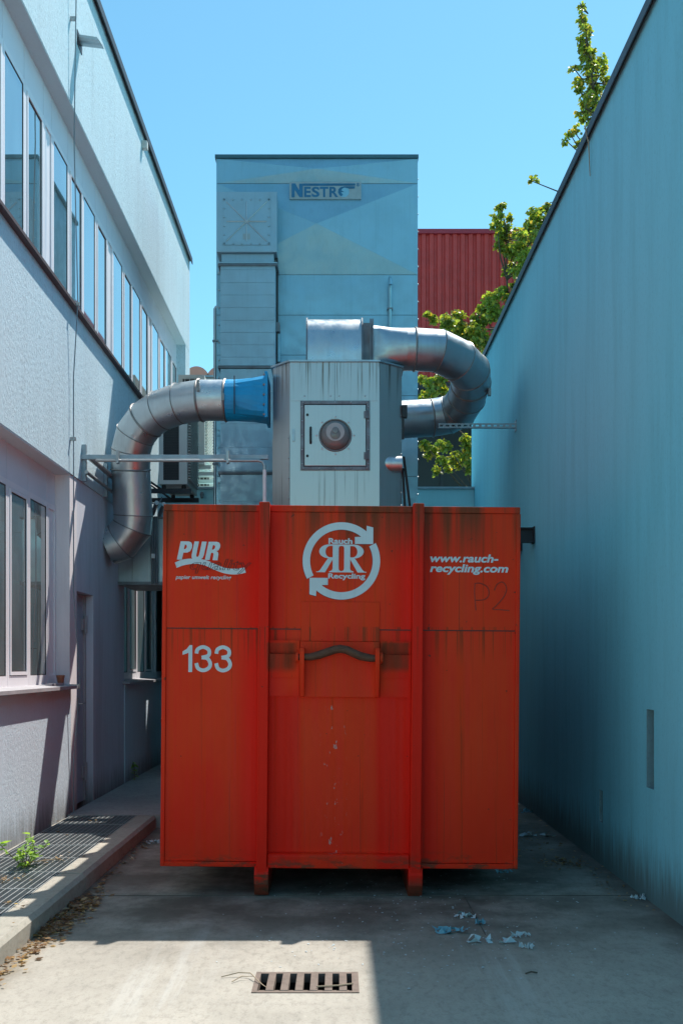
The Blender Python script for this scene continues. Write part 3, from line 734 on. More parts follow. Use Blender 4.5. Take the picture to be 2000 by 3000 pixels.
# ------------------------------------------------------------------ ducts
def duct(parent, pts, r, mat, ringmat, rings, n=28, name='duct_segment'):
    pts = [Vector(p) for p in pts]; dirs = [(b - a).normalized() for a, b in zip(pts[:-1], pts[1:])]
    nor = [dirs[0]] + [(a + b).normalized() for a, b in zip(dirs[:-1], dirs[1:])] + [dirs[-1]]
    u = Vector((0, 0, 1)); u = (u - dirs[0] * u.dot(dirs[0])); u = u.normalized() if u.length > 0.1 else dirs[0].orthogonal().normalized()
    for i, d in enumerate(dirs):
        u = (u - d * u.dot(d)).normalized(); w = d.cross(u); m = MB(); rowsv = []
        for e in (i, i + 1):
            row = []
            for j in range(n):
                a = 2 * math.pi * j / n; q = u * math.cos(a) + w * math.sin(a)
                p = pts[i] + q * r
                t = (pts[e] - p).dot(nor[e]) / d.dot(nor[e])
                row.append(p + d * t)
            rowsv.append(row)
        m.v = [tuple(p) for row in rowsv for p in row]
        for j in range(n): m.f.append((j, (j + 1) % n, n + (j + 1) % n, n + j)); m.sm.append(True)
        if i == 0: m.f.append(tuple(range(n))); m.sm.append(False)
        if i == len(dirs) - 1: m.f.append(tuple(range(n, 2 * n))); m.sm.append(False)
        m.build(name, mat, parent)
        if i + 1 < len(pts):        # bead or clamp ring at the far end
            big = rings.get(i + 1, 0.006)
            if big:
                ring = [Vector(q) for q in rowsv[1]]; cc = sum(ring, Vector()) / n
                m2 = MB(); k = 6
                for j, q in enumerate(ring):
                    rad = (q - cc).normalized()
                    for s in range(k):
                        b = 2 * math.pi * s / k
                        m2.v.append(tuple(q + rad * (math.cos(b) * big + big * 0.15) + nor[i + 1] * math.sin(b) * big))
                for j in range(n):
                    for s in range(k):
                        m2.f.append((j * k + s, ((j + 1) % n) * k + s, ((j + 1) % n) * k + (s + 1) % k, j * k + (s + 1) % k)); m2.sm.append(True)
                m2.build('clamp_ring', ringmat, parent)
ID = thing('intake_duct', (-2.3, 10.85, 2.6), 'shiny galvanised bent duct from office wall to blue reducer on the separator', 'duct')
ip = [(-2.5, 10.85, 2.80), (-2.365, 10.85, 2.85), px(388, 1545, 10.82), px(391, 1510, 10.80), px(383, 1376, 10.72), px(384, 1322, 10.66), px(397, 1273, 10.60), px(428, 1231, 10.52), px(471, 1202, 10.42), px(528, 1182, 10.32), px(589, 1173, 10.25), px(661, 1173, 10.24)]
duct(ID, ip, 0.207, 'galv', 'ring', {4: 0.010, 7: 0.011, 10: 0.013, 11: 0.013})
boxpart('clamp_latch', 'ring', ID, -1.425, -1.395, 10.025, 10.045, 4.27, 4.38)
boxpart('clamp_latch', 'ring', ID, -1.17, -1.145, 10.015, 10.035, 4.17, 4.24)
# blue reducer round to square
m = MB(); n = 28; A = px(663, 1173, 10.24); Bx = -0.71; cy, cz = 10.26, 4.235; hs = 0.212; rows = []
def sq(a, h):
    k = max(abs(math.cos(a)), abs(math.sin(a))); return math.cos(a) / k * h, math.sin(a) / k * h
for x, t in ((A.x, 0), (A.x + 0.10, 0), (A.x + 0.27, 0.5), (Bx, 1)):
    row = []
    for j in range(n):
        a = 2 * math.pi * j / n + math.pi / 4 * 0
        y1, z1 = math.cos(a) * 0.209, math.sin(a) * 0.209; y2, z2 = sq(a, hs)
        row.append((x, A.y + (cy - A.y) * t + y1 * (1 - t) + y2 * t, A.z + (cz - A.z) * t + z1 * (1 - t) + z2 * t))
    rows.append(row)
m.v = [p for r_ in rows for p in r_]
for i in range(3):
    for j in range(n): m.f.append((i * n + j, i * n + (j + 1) % n, (i + 1) * n + (j + 1) % n, (i + 1) * n + j)); m.sm.append(False)
m.build('reducer', 'bluepaint', ID)
MB().box(Bx - 0.03, Bx + 0.001, cy - 0.232, cy + 0.232, cz - 0.232, cz + 0.232).build('flange', 'bluepaint', ID, bevel=0.004)
MB().box(A.x + 0.10, A.x + 0.108, 10.02, 10.05, 4.04, 4.42).build('reducer_seam', 'dark', ID)
for z in (-0.2, -0.1, 0.0, 0.1, 0.2):
    MB().lathe([(0.012, 0), (0.012, 0.02)], (Bx - 0.045, cy - 0.222, cz + z), (1, 0, 0), 8).build('bolt', 'ring', ID)

# ------------------------------------------------------------------ separator on beams
SD = 9.9
def s_(x, y): p = px(x, y, SD); return p.x, p.z
SP = thing('dust_separator', (0, 10.5, 2.89), 'grey sheet metal dust separator box with round dome window in its hatch', 'machine')
sx = [-0.66, s_(849, 0)[0], s_(1111, 0)[0], 0.645]
SZB, SZT = 2.895, s_(0, 1061)[1]
CH = 0.20
plan = [(sx[0], SD + CH), (sx[1], SD), (sx[2], SD), (sx[3], SD + CH), (sx[3], 11.6), (sx[0], 11.6)]
MB().prism_z(plan, SZB, SZT).build('body', 'cyc', SP)
lid = [(sx[0] - 0.02, SD + CH - 0.012), (sx[1] - 0.008, SD - 0.02), (sx[2] + 0.008, SD - 0.02), (sx[3] + 0.02, SD + CH - 0.012), (sx[3] + 0.02, 11.62), (sx[0] - 0.02, 11.62)]
MB().prism_z(lid, SZT + 0.001, SZT + 0.018).build('lid', 'galvd', SP)
# front cladding sheets, two columns, and seams
xm = s_(980, 0)[0]; zd0, zd1 = s_(0, 1378)[1], s_(0, 1175)[1]
for a, b in ((sx[1] + 0.004, xm - 0.002), (xm + 0.002, sx[2] - 0.004)):
    boxpart('cladding_sheet', 'cyc', SP, a, b, SD - 0.004, SD - 0.0005, zd1 + 0.002, SZT - 0.004)
    boxpart('cladding_sheet', 'cyc', SP, a, b, SD - 0.004, SD - 0.0005, SZB, zd0 - 0.002)
boxpart('seam', 'dark', SP, xm - 0.0018, xm + 0.0018, SD - 0.002, SD - 0.0006, SZB, SZT - 0.005)
# overlay plate on the left chamfer
zp = s_(0, 1274)[1]; nx, ny = (SD - (SD + CH)), -(sx[1] - sx[0]); ln = math.hypot(nx, ny); nx, ny = nx / ln * 0.006, ny / ln * 0.006
e = 0.012
pA = (sx[0], SD + CH); pB = (sx[1] - 0.002, SD)
MB().prism_z([(pA[0] + nx, pA[1] + ny), (pB[0] + nx, pB[1] + ny), (pB[0], pB[1]), (pA[0], pA[1])], SZB, zp).build('chamfer_plate', 'cyc', SP)
# hatch
fr = MB(); X0, X1 = s_(880, 0)[0], s_(1083, 0)[0]; w = 0.034
for a, b, z0, z1 in ((X0, X0 + w, zd0, zd1), (X1 - w, X1, zd0, zd1), (X0 + w, X1 - w, zd0, zd0 + w), (X0 + w, X1 - w, zd1 - w, zd1)):
    fr.box(a, b, SD - 0.022, SD - 0.0002, z0, z1)
fr.build('hatch_frame', 'cycframe', SP, bevel=0.002)
hd = boxpart('hatch', 'cyc', SP, s_(892, 0)[0], s_(1071, 0)[0], SD - 0.026, SD - 0.001, s_(0, 1366)[1], s_(0, 1188)[1], 0.003)
boxpart('gap', 'dark', SP, X0 + w, X1 - w, SD - 0.006, SD - 0.0003, zd0 + w, zd1 - w)
hx, hzz = s_(982, 1277)
MB().lathe([(0.165, 0.0), (0.160, 0.014), (0.15, 0.012), (0.146, -0.01), (0.001, -0.01)], (hx, SD - 0.027, hzz), (0, -1, 0), 32).build('window_rim', 'dome', hd)
MB().lathe([(0.148, -0.004), (0.142, 0.02), (0.122, 0.045), (0.10, 0.058), (0.001, 0.07)], (hx, SD - 0.027, hzz), (0, -1, 0), 32).build('dome_glass', 'dome', hd)
MB().lathe([(0.094, 0.055), (0.09, 0.066), (0.001, 0.068)], (hx, SD - 0.024, hzz + 0.02), (0, -1, 0), 28).build('dome_highlight', 'domeglint', hd)  # with the dark core, forms the dome's painted ring highlight
MB().lathe([(0.034, 0.066), (0.03, 0.078), (0.001, 0.08)], (hx, SD - 0.024, hzz + 0.035), (0, -1, 0), 20).build('dome_core', 'dome', hd)
for k in range(8):
    a = k * math.pi / 4 + math.pi / 2
    MB().lathe([(0.009, 0), (0.009, 0.008), (0.004, 0.011)], (hx + 0.185 * math.cos(a), SD - 0.026, hzz + 0.185 * math.sin(a)), (0, -1, 0), 8).build('bolt', 'galv', hd)
x0, z0 = s_(907, 1303); x1_, z1_ = s_(914, 1251)
MB().tube([(x0 + 0.01, SD - 0.024, z0 + 0.01), (x0 + 0.01, SD - 0.062, z0 + 0.02), (x0 + 0.01, SD - 0.062, z1_ - 0.02), (x0 + 0.01, SD - 0.024, z1_ - 0.01)], 0.011, 8).build('handle', 'black', hd)
for y in (1217, 1337):
    xx, zz = s_(1074, y)
    MB().box(xx - 0.03, xx + 0.03, SD - 0.036, SD - 0.0265, zz - 0.035, zz + 0.035).tube([(xx, SD - 0.038, zz - 0.04), (xx, SD - 0.038, zz + 0.04)], 0.009, 8).build('hinge', 'cycframe', hd)
for y in (1217, 1337):
    xx, zz = s_(900.5, y); MB().lathe([(0.014, 0), (0.012, 0.01)], (xx, SD - 0.026, zz), (0, -1, 0), 12).build('lock', 'black', hd)
riv = MB()
def rivet(x, z, y, r=0.008): riv.lathe([(r, 0), (r * 0.9, 0.004), (r * 0.3, 0.008)], (x, y, z), (0, -1, 0), 7)
for k in range(5):
    t = k / 4
    for zz in (zd0 + w / 2, zd1 - w / 2): rivet(X0 + 0.03 + (X1 - X0 - 0.06) * t, zz, SD - 0.022)
    for xx in (X0 + w / 2, X1 - w / 2): rivet(xx, zd0 + 0.06 + (zd1 - zd0 - 0.12) * t, SD - 0.022)
for x in (892, 968, 993, 1069): rivet(s_(x, 0)[0], s_(0, 1160)[1], SD - 0.004)
for k in range(5):
    zz = zp - 0.03 - k * 0.2
    rivet(sx[1] - 0.012, zz, SD - 0.0); rivet(sx[0] + 0.02, zz, SD + CH - 0.016)
for k in range(12): rivet(sx[3] - 0.006, SZB + 0.1 + k * 0.13, SD + CH - 0.006, 0.007)
tag(riv.build('rivets', 'galv', SP), kind='stuff')
xx, zz = s_(860, 1275)
MB().box(xx - 0.012, xx + 0.012, SD - 0.012, SD - 0.0045, zz - 0.06, zz + 0.06).build('latch', 'galvd', SP)
# round stub on the right chamfer and black stays
MB().tube([(0.46, 10.03, 3.53), (0.640, 10.03, 3.53)], 0.08, 24).build('outlet_stub', 'galv', SP)
for xx0, xx1 in ((0.665, 0.74), (0.655, 0.68)):
    MB().tube([(xx0, SD + CH, 3.62 if xx1 > .7 else 3.5), (xx1, SD + CH, SZB + 0.12)], 0.013, 8).build('stay', 'black', SP)
MB().box(0.646, 0.76, SD + CH - 0.03, SD + CH + 0.06, SZB + 0.06, SZB + 0.12).build('stay_foot', 'black', SP)
MB().box(0.646, 0.70, SD + CH - 0.02, SD + CH + 0.06, 4.02, 4.14).box(0.646, 0.67, SD + CH, SD + CH + 0.03, 3.8, 4.02).build('switch_box', 'black', SP)

# hood and exhaust duct
EX = thing('exhaust_duct', (0.4, 10.4, SZT), 'galvanised duct loop with curved hood on top of the dust separator', 'duct')
hx0, hx1 = px(896, 0, 9.98).x, px(1063, 0, 9.98).x
hb, ht = SZT + 0.02, 5.05
prof = [(10.75, hb), (9.985, hb), (9.985, hb + 0.10)]
for k in range(1, 11):
    a = math.pi - (math.pi / 2) * k / 10
    prof.append((10.235 + 0.25 * math.cos(a), hb + 0.10 + (ht - hb - 0.10) * math.sin(a)))
prof += [(10.75, ht)]
MB().prism_x(prof, hx0 + 0.014, hx1 - 0.014, True).build('hood', 'galv', EX)
for x0, x1 in ((hx0, hx0 + 0.012), (hx1 - 0.012, hx1)):
    pf = [(y - (0.02 if y < 10.7 else 0), z + (0.012 if z > hb + 0.01 else 0)) for y, z in prof]
    MB().prism_x(pf, x0, x1).build('hood_flange', 'cycframe', EX)
MB().box(hx0 - 0.02, hx1 + 0.02, 9.955, 10.78, SZT + 0.0185, hb + 0.022).build('hood_foot', 'ring', EX)
fx = px(1083, 0, 10.0).x
def ring_box(m, x0, x1, y0, y1, z0, z1, t):
    m.box(x0, x1, y0, y0 + t, z0, z1); m.box(x0, x1, y1 - t, y1, z0, z1); m.box(x0, x1, y0 + t, y1 - t, z0, z0 + t); m.box(x0, x1, y0 + t, y1 - t, z1 - t, z1)
MB().box(hx1 + 0.001, fx, 10.02, 10.5, hb + 0.03, ht - 0.10).build('connector', 'cycframe', EX)
MB().box(fx, fx + 0.014, 9.98, 10.53, hb + 0.025, ht - 0.07).box(fx + 0.02, fx + 0.036, 9.98, 10.53, hb + 0.025, ht - 0.07).build('flange', 'cycframe', EX, bevel=0.002)
e0 = px(1190, 1024, 10.20); n = 28; m = MB(); rows = []
for x, t in ((fx + 0.037, 0), (fx + 0.12, 0.25), (fx + 0.22, 0.62), (e0.x, 1)):
    row = []
    for j in range(n):
        a = 2 * math.pi * j / n
        y2, z2 = math.cos(a) * 0.212, math.sin(a) * 0.212; y1, z1 = sq(a, 0.205)
        row.append((x, 10.23 * (1 - t) + e0.y * t + y1 * (1 - t) + y2 * t, (4.735) * (1 - t) + e0.z * t + z1 * (1 - t) + z2 * t))
    rows.append(row)
m.v = [p for r_ in rows for p in r_]
for i in range(3):
    for j in range(n): m.f.append((i * n + j, i * n + (j + 1) % n, (i + 1) * n + (j + 1) % n, (i + 1) * n + j)); m.sm.append(True)
m.build('transition', 'galvd', EX)
ep = [e0, px(1214, 1024, 10.2), px(1283, 1028, 10.22), px(1342, 1056, 10.34), px(1374, 1088, 10.55), px(1378, 1122, 10.85), px(1366, 1164, 11.12), px(1344, 1199, 11.32), px(1312, 1216, 11.42), px(1263, 1224, 11.42), px(1120, 1232, 11.34)]
duct(EX, ep, 0.212, 'galvd', 'ring', {1: 0.011, 5: 0.009, 9: 0.009})
boxpart('clamp_latch', 'ring', EX, 1.62, 1.65, 10.75, 10.80, 4.42, 4.5)
boxpart('clamp_latch', 'ring', EX, 1.62, 1.65, 10.8, 10.84, 4.64, 4.72)

# slotted channel holding the duct to the hall wall
SC = thing('slotted_strut', (1.9, 11.1, 4.15), 'perforated zinc strut between hall wall and exhaust duct', 'bracket')
xa_, xb_ = px(1283, 0, 11.1).x, XR - 0.001; zc = px(0, 1248, 11.1).z
m = MB(); L_ = xb_ - xa_; ns = 13
m.box(xa_, xb_, 11.08, 11.086, zc + 0.010, zc + 0.026); m.box(xa_, xb_, 11.08, 11.086, zc - 0.026, zc - 0.010)
for k in range(ns + 1): m.box(xa_ + L_ * k / ns - (0 if k == 0 else 0.014), xa_ + L_ * k / ns + (0.014 if k < ns else 0), 11.08, 11.086, zc - 0.010, zc + 0.010)
m.box(xa_, xb_, 11.0865, 11.12, zc + 0.020, zc + 0.026); m.box(xa_, xb_, 11.0865, 11.12, zc - 0.026, zc - 0.020)
ob = m.build('channel', 'slot', SC)
boxpart('wall_plate', 'slot', SC, XR - 0.008, XR - 0.0005, 11.05, 11.15, zc - 0.06, zc + 0.06)

# beams carrying the separator
def ibeam(D, z0, z1, x0, x1, label):
    t = thing('steel_beam', (0, D, z0), label, 'beam', None)
    b = 0.11
    MB().box(x0, x1, D, D + b, z0, z0 + 0.012).box(x0, x1, D, D + b, z1 - 0.012, z1).box(x0, x1, D + b / 2 - 0.005, D + b / 2 + 0.005, z0 + 0.012, z1 - 0.012).build('girder', 'steeldk', t)
    boxpart('end_plate', 'steeldk', t, x1 - 0.0005, x1 + 0.012, D - 0.01, D + b + 0.01, z0 - 0.01, z1 + 0.01)
    boxpart('leg', 'steeldk', t, x0 + 0.01, x0 + 0.11, D + 0.005, D + 0.105, KZ if x0 < -1.2 else 0, z0 - 0.0005)
ibeam(10.02, 2.745, 2.892, -1.62, 1.965, 'dark steel beam at container top height running to the hall wall')
ibeam(10.72, 2.75, 2.835, -1.45, 1.965, 'thinner dark steel beam tucked below and behind the main beam')
MB().box(-0.4, 0.4, 10.73, 10.82, 2.836, 2.8945).build('spacer', 'steeldk', bpy.data.objects['steel_beam.001'])

# ------------------------------------------------------------------ filter tower
TD = 12.5
def t_(x, y): p = px(x, y, TD); return p.x, p.z
TW = thing('filter_tower', (-0.3, 13.3, 0), 'tall blue-grey sheet metal filter tower with manufacturer sign and side shaft', 'tower')
tx0, tx1 = t_(635, 0)[0], t_(1222, 0)[0]; TZ = t_(0, 466)[1]
boxpart('casing', 'tower', TW, tx0 + 0.012, tx1 - 0.012, TD + 0.004, 14.35, 0.0, TZ - 0.002)
rowsY = [466, 539, 806, 924, 1041, 1160, 1278, 1396, 1520, 1700, 1900, 2200]
for i, (a, b) in enumerate(zip(rowsY[:-1], rowsY[1:])):
    z1, z0 = t_(0, a)[1] - (0.003), t_(0, b)[1] + 0.003
    m = MB(); d = TD - 0.012
    pk = (0.06, 0.16)[i] if i < 2 else 0.004
    xc, zc2 = (tx0 + tx1) / 2, (z0 + z1) / 2
    m.add([(tx0, TD + 0.003, z0), (tx1, TD + 0.003, z0), (tx1, TD + 0.003, z1), (tx0, TD + 0.003, z1), (tx0, d, z0), (tx1, d, z0), (tx1, d, z1), (tx0, d, z1), (xc, d - pk, zc2)],
          [(0, 1, 5, 4), (1, 2, 6, 5), (2, 3, 7, 6), (3, 0, 4, 7), (4, 5, 8), (5, 6, 8), (6, 7, 8), (7, 4, 8)])
    m.build('panel', 'tower', TW)
    boxpart('seam', 'dark', TW, tx0 + 0.004, tx1 - 0.004, TD - 0.006, TD + 0.002, z0 - 0.006, z0 - 0.0005)
MB().prism_x([(TD - 0.03, TZ + 0.045), (TD - 0.03, TZ + 0.004), (TD - 0.012, TZ + 0.002), (14.4, TZ + 0.002), (14.4, TZ + 0.05)][::-1], tx0 - 0.02, tx1 + 0.012).build('roof_cap', 'towercap', TW)
for x0, x1 in ((tx0 - 0.003, tx0 + 0.0005), (tx1 - 0.0005, tx1 + 0.003)):
    boxpart('corner_trim', 'tower', TW, x0, x1, TD - 0.012, TD + 0.06, 0.2, TZ - 0.004)
rv = MB()
for k in range(26):
    z = TZ - 0.25 - k * 0.22
    rv.lathe([(0.011, 0), (0.009, 0.008), (0.003, 0.012)], (tx1 + 0.003, TD + 0.005, z), (1, 0, 0), 7)
    rv.lathe([(0.011, 0), (0.009, 0.006), (0.003, 0.010)], (tx0 + 0.03, TD - 0.014, z - 0.3), (0, -1, 0), 7)
tag(rv.build('rivets', 'galv', TW), kind='stuff')
# sign
yS = TD - 0.095
sg = boxpart('sign', 'signplate', TW, t_(849, 0)[0], t_(1057, 0)[0], yS, TD - 0.018, t_(0, 593)[1], t_(0, 543)[1])
def q(x, y): return t_(840 + x / 6.817, 530 + y / 6.817)
def qb(x0, x1, y0, y1): return q(x0, 0)[0], q(x1, 0)[0], q(0, y1)[1], q(0, y0)[1]
shape('sign_letter', [[q(*p) for p in ((102, 398), (102, 124), (176, 124), (252, 260), (252, 128), (326, 128), (326, 396), (258, 396), (164, 250), (164, 398))]], 'signblue', sg, yS - 0.002)
shape('sign_bar', [[q(*p) for p in ((327, 126), (1362, 124), (1362, 168), (327, 172))]], 'signblue', sg, yS - 0.002)
for ch, x0, x1 in (('E', 350, 484), ('S', 500, 655), ('T', 662, 830), ('R', 850, 1025)):
    text('sign_letter', ch, 'signblue', sg, *qb(x0, x1, 190, 394), yS - 0.0015, 0, 0.03)
shape('sign_globe', [[q(1130 + 112 * math.cos(a / 16 * math.pi), 288 + 108 * math.sin(a / 16 * math.pi)) for a in range(32)]], 'signpale', sg, yS - 0.0015)
shape('sign_globe', [[q(*p) for p in ((1020, 300), (1030, 240), (1070, 200), (1130, 184), (1180, 182), (1356, 182), (1350, 226), (1240, 228), (1150, 205), (1110, 225), (1085, 260), (1140, 290), (1080, 300), (1120, 350), (1085, 380), (1045, 350))]], 'signblue', sg, yS - 0.0032)
text('sign_mark', 'R', 'signblue', sg, *qb(1404, 1434, 130, 168), yS - 0.0015, 0, 0.03)
cu = [q(1418 + 33 * math.cos(a / 12 * math.pi), 148 + 34 * math.sin(a / 12 * math.pi)) for a in range(24)]; ci = [q(1418 + 25 * math.cos(a / 12 * math.pi), 148 + 26 * math.sin(a / 12 * math.pi)) for a in range(24)]
shape('sign_mark', [cu, ci], 'signblue', sg, yS - 0.0015)
# side shaft with inspection cover
sh0 = TD - 0.30
def u_(x, y): p = px(x, y, sh0); return p.x, p.z
ex0, ex1 = u_(634, 0)[0], u_(811, 0)[0]
boxpart('shaft_head', 'towerd', TW, ex0, ex1, sh0, TD - 0.014, u_(0, 738)[1], u_(0, 561)[1], 0.006)
cx0, cx1, cz0, cz1 = u_(653, 0)[0], u_(792, 0)[0], u_(0, 718)[1], u_(0, 581)[1]
m = MB(); cxm, czm = (cx0 + cx1) / 2, (cz0 + cz1) / 2; i_ = 0.05
m.box(cx0, cx1, sh0 - 0.008, sh0 - 0.0005, cz0, cz1)
cov = m.build('inspection_cover', 'towerd', TW)
m = MB()
sp_ = [(-1, -1), (0, -1), (1, -1), (1, 0), (1, 1), (0, 1), (-1, 1), (-1, 0)]
hw, hh = (cx1 - cx0) / 2 - 0.045, (cz1 - cz0) / 2 - 0.045
for k in range(8):
    a = sp_[k]; m.tube([(cxm, sh0 - 0.012, czm), (cxm + a[0] * hw, sh0 - 0.0085, czm + a[1] * hh)], 0.008, 6)
m.build('pressed_ribs', 'galvd', cov)
m = MB()
for k in range(6):
    t = -1 + 2 * k / 5
    for a in ((t, -1), (t, 1), (-1, t), (1, t)):
        m.lathe([(0.013, 0), (0.011, 0.01), (0.004, 0.013)], (cxm + a[0] * (hw + 0.028), sh0 - 0.008, czm + a[1] * (hh + 0.028)), (0, -1, 0), 7)
tag(m.build('cover_bolts', 'towerd', cov), kind='stuff')
boxpart('cover_label', 'signplate', cov, cxm - 0.045, cxm + 0.045, sh0 - 0.0105, sh0 - 0.0085, czm - 0.22, czm - 0.15)
nx0, nx1 = u_(648, 0)[0], u_(801, 0)[0]
boxpart('shaft_neck', 'towerd', TW, nx0, nx1, sh0 + 0.05, TD - 0.014, u_(0, 774)[1], u_(0, 7385 / 10)[1] - 0.001)
bx0, bx1 = u_(646, 0)[0], u_(806, 0)[0]
ysec = [777, 790, 828, 864, 901, 938, 974, 1010, 1046, 1070]
def section(a, b):
    z1, z0 = u_(0, a)[1] - 0.0012, u_(0, b)[1] + 0.0012
    o = boxpart('shaft_section', 'towerd', TW, bx0, bx1, sh0 + 0.002, TD - 0.014, z0, z1)
for a, b in zip(ysec[:-1], ysec[1:]): section(a, b)
for yy in (774, 1073, 1383):
    z = u_(0, yy)[1]
    boxpart('shaft_flange', 'cycframe', TW, bx0 - 0.03, bx1 + 0.03, sh0 - 0.02, TD - 0.014, z - 0.022, z - 0.008)
    boxpart('shaft_flange', 'towerd', TW, bx0 - 0.03, bx1 + 0.03, sh0 - 0.02, TD - 0.014, z + 0.003, z + 0.017)
for a, b in ((1080, 1150), (1150, 1240), (1240, 1310), (1310, 1377), (1390, 1470), (1470, 1560), (1560, 1700), (1700, 1950)): section(a, b)
boxpart('shaft_gap', 'dark', TW, bx1 + 0.001, bx1 + 0.02, TD - 0.12, TD - 0.0135, u_(0, 1075)[1], u_(0, 610)[1])
vx, vz = t_(1141, 836)
MB().tube([(vx, TD - 0.06, t_(0, 1200)[1]), (vx, TD - 0.06, vz), (vx, TD - 0.075, vz + 0.035), (vx, TD - 0.11, vz + 0.045), (vx, TD - 0.15, vz + 0.02), (vx, TD - 0.155, vz - 0.05)], 0.024, 12).build('vent_pipe', 'tower', TW)
MB().box(vx - 0.035, vx + 0.035, TD - 0.09, TD - 0.018, t_(0, 912)[1], t_(0, 908)[1]).build('pipe_clip', 'cycframe', TW)
lx = t_(630, 0)[0]
MB().tube([(lx, TD, 0.3), (lx, TD, t_(0, 905)[1]), (lx + 0.01, TD, t_(0, 900)[1]), (lx + 0.05, TD + 0.01, t_(0, 898)[1])], 0.02, 10).build('drain_pipe', 'galvd', TW)
for yy in (1002, 1362): boxpart('pipe_clip', 'cycframe', TW, lx - 0.03, lx + 0.045, TD - 0.03, TD + 0.03, t_(0, yy)[1], t_(0, yy)[1] + 0.02)
boxpart('lamp_post', 'tower', TW, t_(811, 0)[0], t_(822, 0)[0], TD - 0.10, TD - 0.02, t_(0, 1066)[1], t_(0, 985)[1])
boxpart('lamp_post_head', 'cycframe', TW, t_(808, 0)[0], t_(821, 0)[0], TD - 0.14, TD - 0.02, t_(0, 982)[1], t_(0, 955)[1])

# ------------------------------------------------------------------ support bracket with conduit (left)
BR = thing('pipe_bracket', (-2.4, 9.7, 3.2), 'steel tube bracket on the office wall carrying a long horizontal conduit', 'bracket')
zb = px(0, 1339, 9.7).z
boxpart('cross_bar', 'slot', BR, px(238, 0, 9.7).x, px(786, 0, 9.7).x, 9.69, 9.73, zb - 0.022, zb + 0.022, 0.003)
cxp = px(776, 0, 9.7).x; cz_ = px(0, 1347, 9.62).z
MB().tube([(px(285, 0, 9.7).x, 9.655, cz_), (cxp - 0.06, 9.655, cz_), (cxp - 0.02, 9.655, cz_ - 0.012), (cxp, 9.655, cz_ - 0.05), (cxp, 9.655, cz_ - 0.09)], 0.015, 10).build('conduit', 'steel', BR)
MB().tube([(cxp, 9.655, cz_ - 0.09), (cxp, 9.655, 2.56)], 0.018, 10).build('riser_pipe', 'white', BR)
for x in (347, 668):
    xx = px(x, 0, 9.68).x
    boxpart('pipe_clamp', 'steel', BR, xx - 0.012, xx + 0.012, 9.632, 9.688, cz_ - 0.03, zb + 0.05)
for D in (9.72, 10.62):
    boxpart('wall_rail', 'slot', BR, XL + 0.001, XL + 0.04, D, D + 0.045, 3.30, 3.66, 0.002)
MB().tube([(XL + 0.075, 9.70, zb), (XL + 0.075, 11.3, zb)], 0.027, 12).build('rail_tube', 'steel', BR)
MB().tube([(XL + 0.06, 9.66, 3.38), (XL + 0.06, 11.9, 3.38)], 0.018, 12).build('rail_tube', 'steel', BR)
boxpart('cross_bar', 'slot', BR, XL + 0.02, XL + 0.46, 10.64, 10.68, zb - 0.022, zb + 0.022)

# wall mounted rectangular box duct behind the bent duct
BX = thing('box_duct', (-2.2, 11.6, 2.45), 'grey rectangular sheet metal duct box on the office wall under the bent duct', 'duct')
for i, (a, b) in enumerate(((335, 388), (388, 441), (441, 500), (500, 560))):
    x0, x1 = px(a, 0, 11.4).x, px(b, 0, 11.4).x
    x0 = max(x0, XL - 0.011)
    boxpart('panel', 'galvd', BX, x0 + 0.002, x1 - 0.002, 11.4, 12.3, 2.46, 3.18)
boxpart('bottom_flange', 'cycframe', BX, XL - 0.01, -1.66, 11.37, 12.33, 2.425, 2.459)
boxpart('top_flange', 'cycframe', BX, XL - 0.01, -1.66, 11.37, 12.33, 3.181, 3.20)
for x in (447, 455, 461):
    xx = px(x, 0, 11.36).x
    MB().tube([(xx, 11.345, 2.44), (xx, 11.345, 3.2)], 0.012, 8).build('conduit', 'cycframe', BX)
boxpart('junction_box', 'white', BX, px(444, 0, 11.3).x, px(453, 0, 11.3).x, 11.30, 11.345, 2.72, 2.77)
for x0, D in ((-2.12, 11.0), (-2.06, 11.1)):
    MB().tube([(x0, D + 0.4, 3.24), (x0 + 0.12, D, 3.30)], 0.025, 10).build('pipe_end', 'steel', BX)

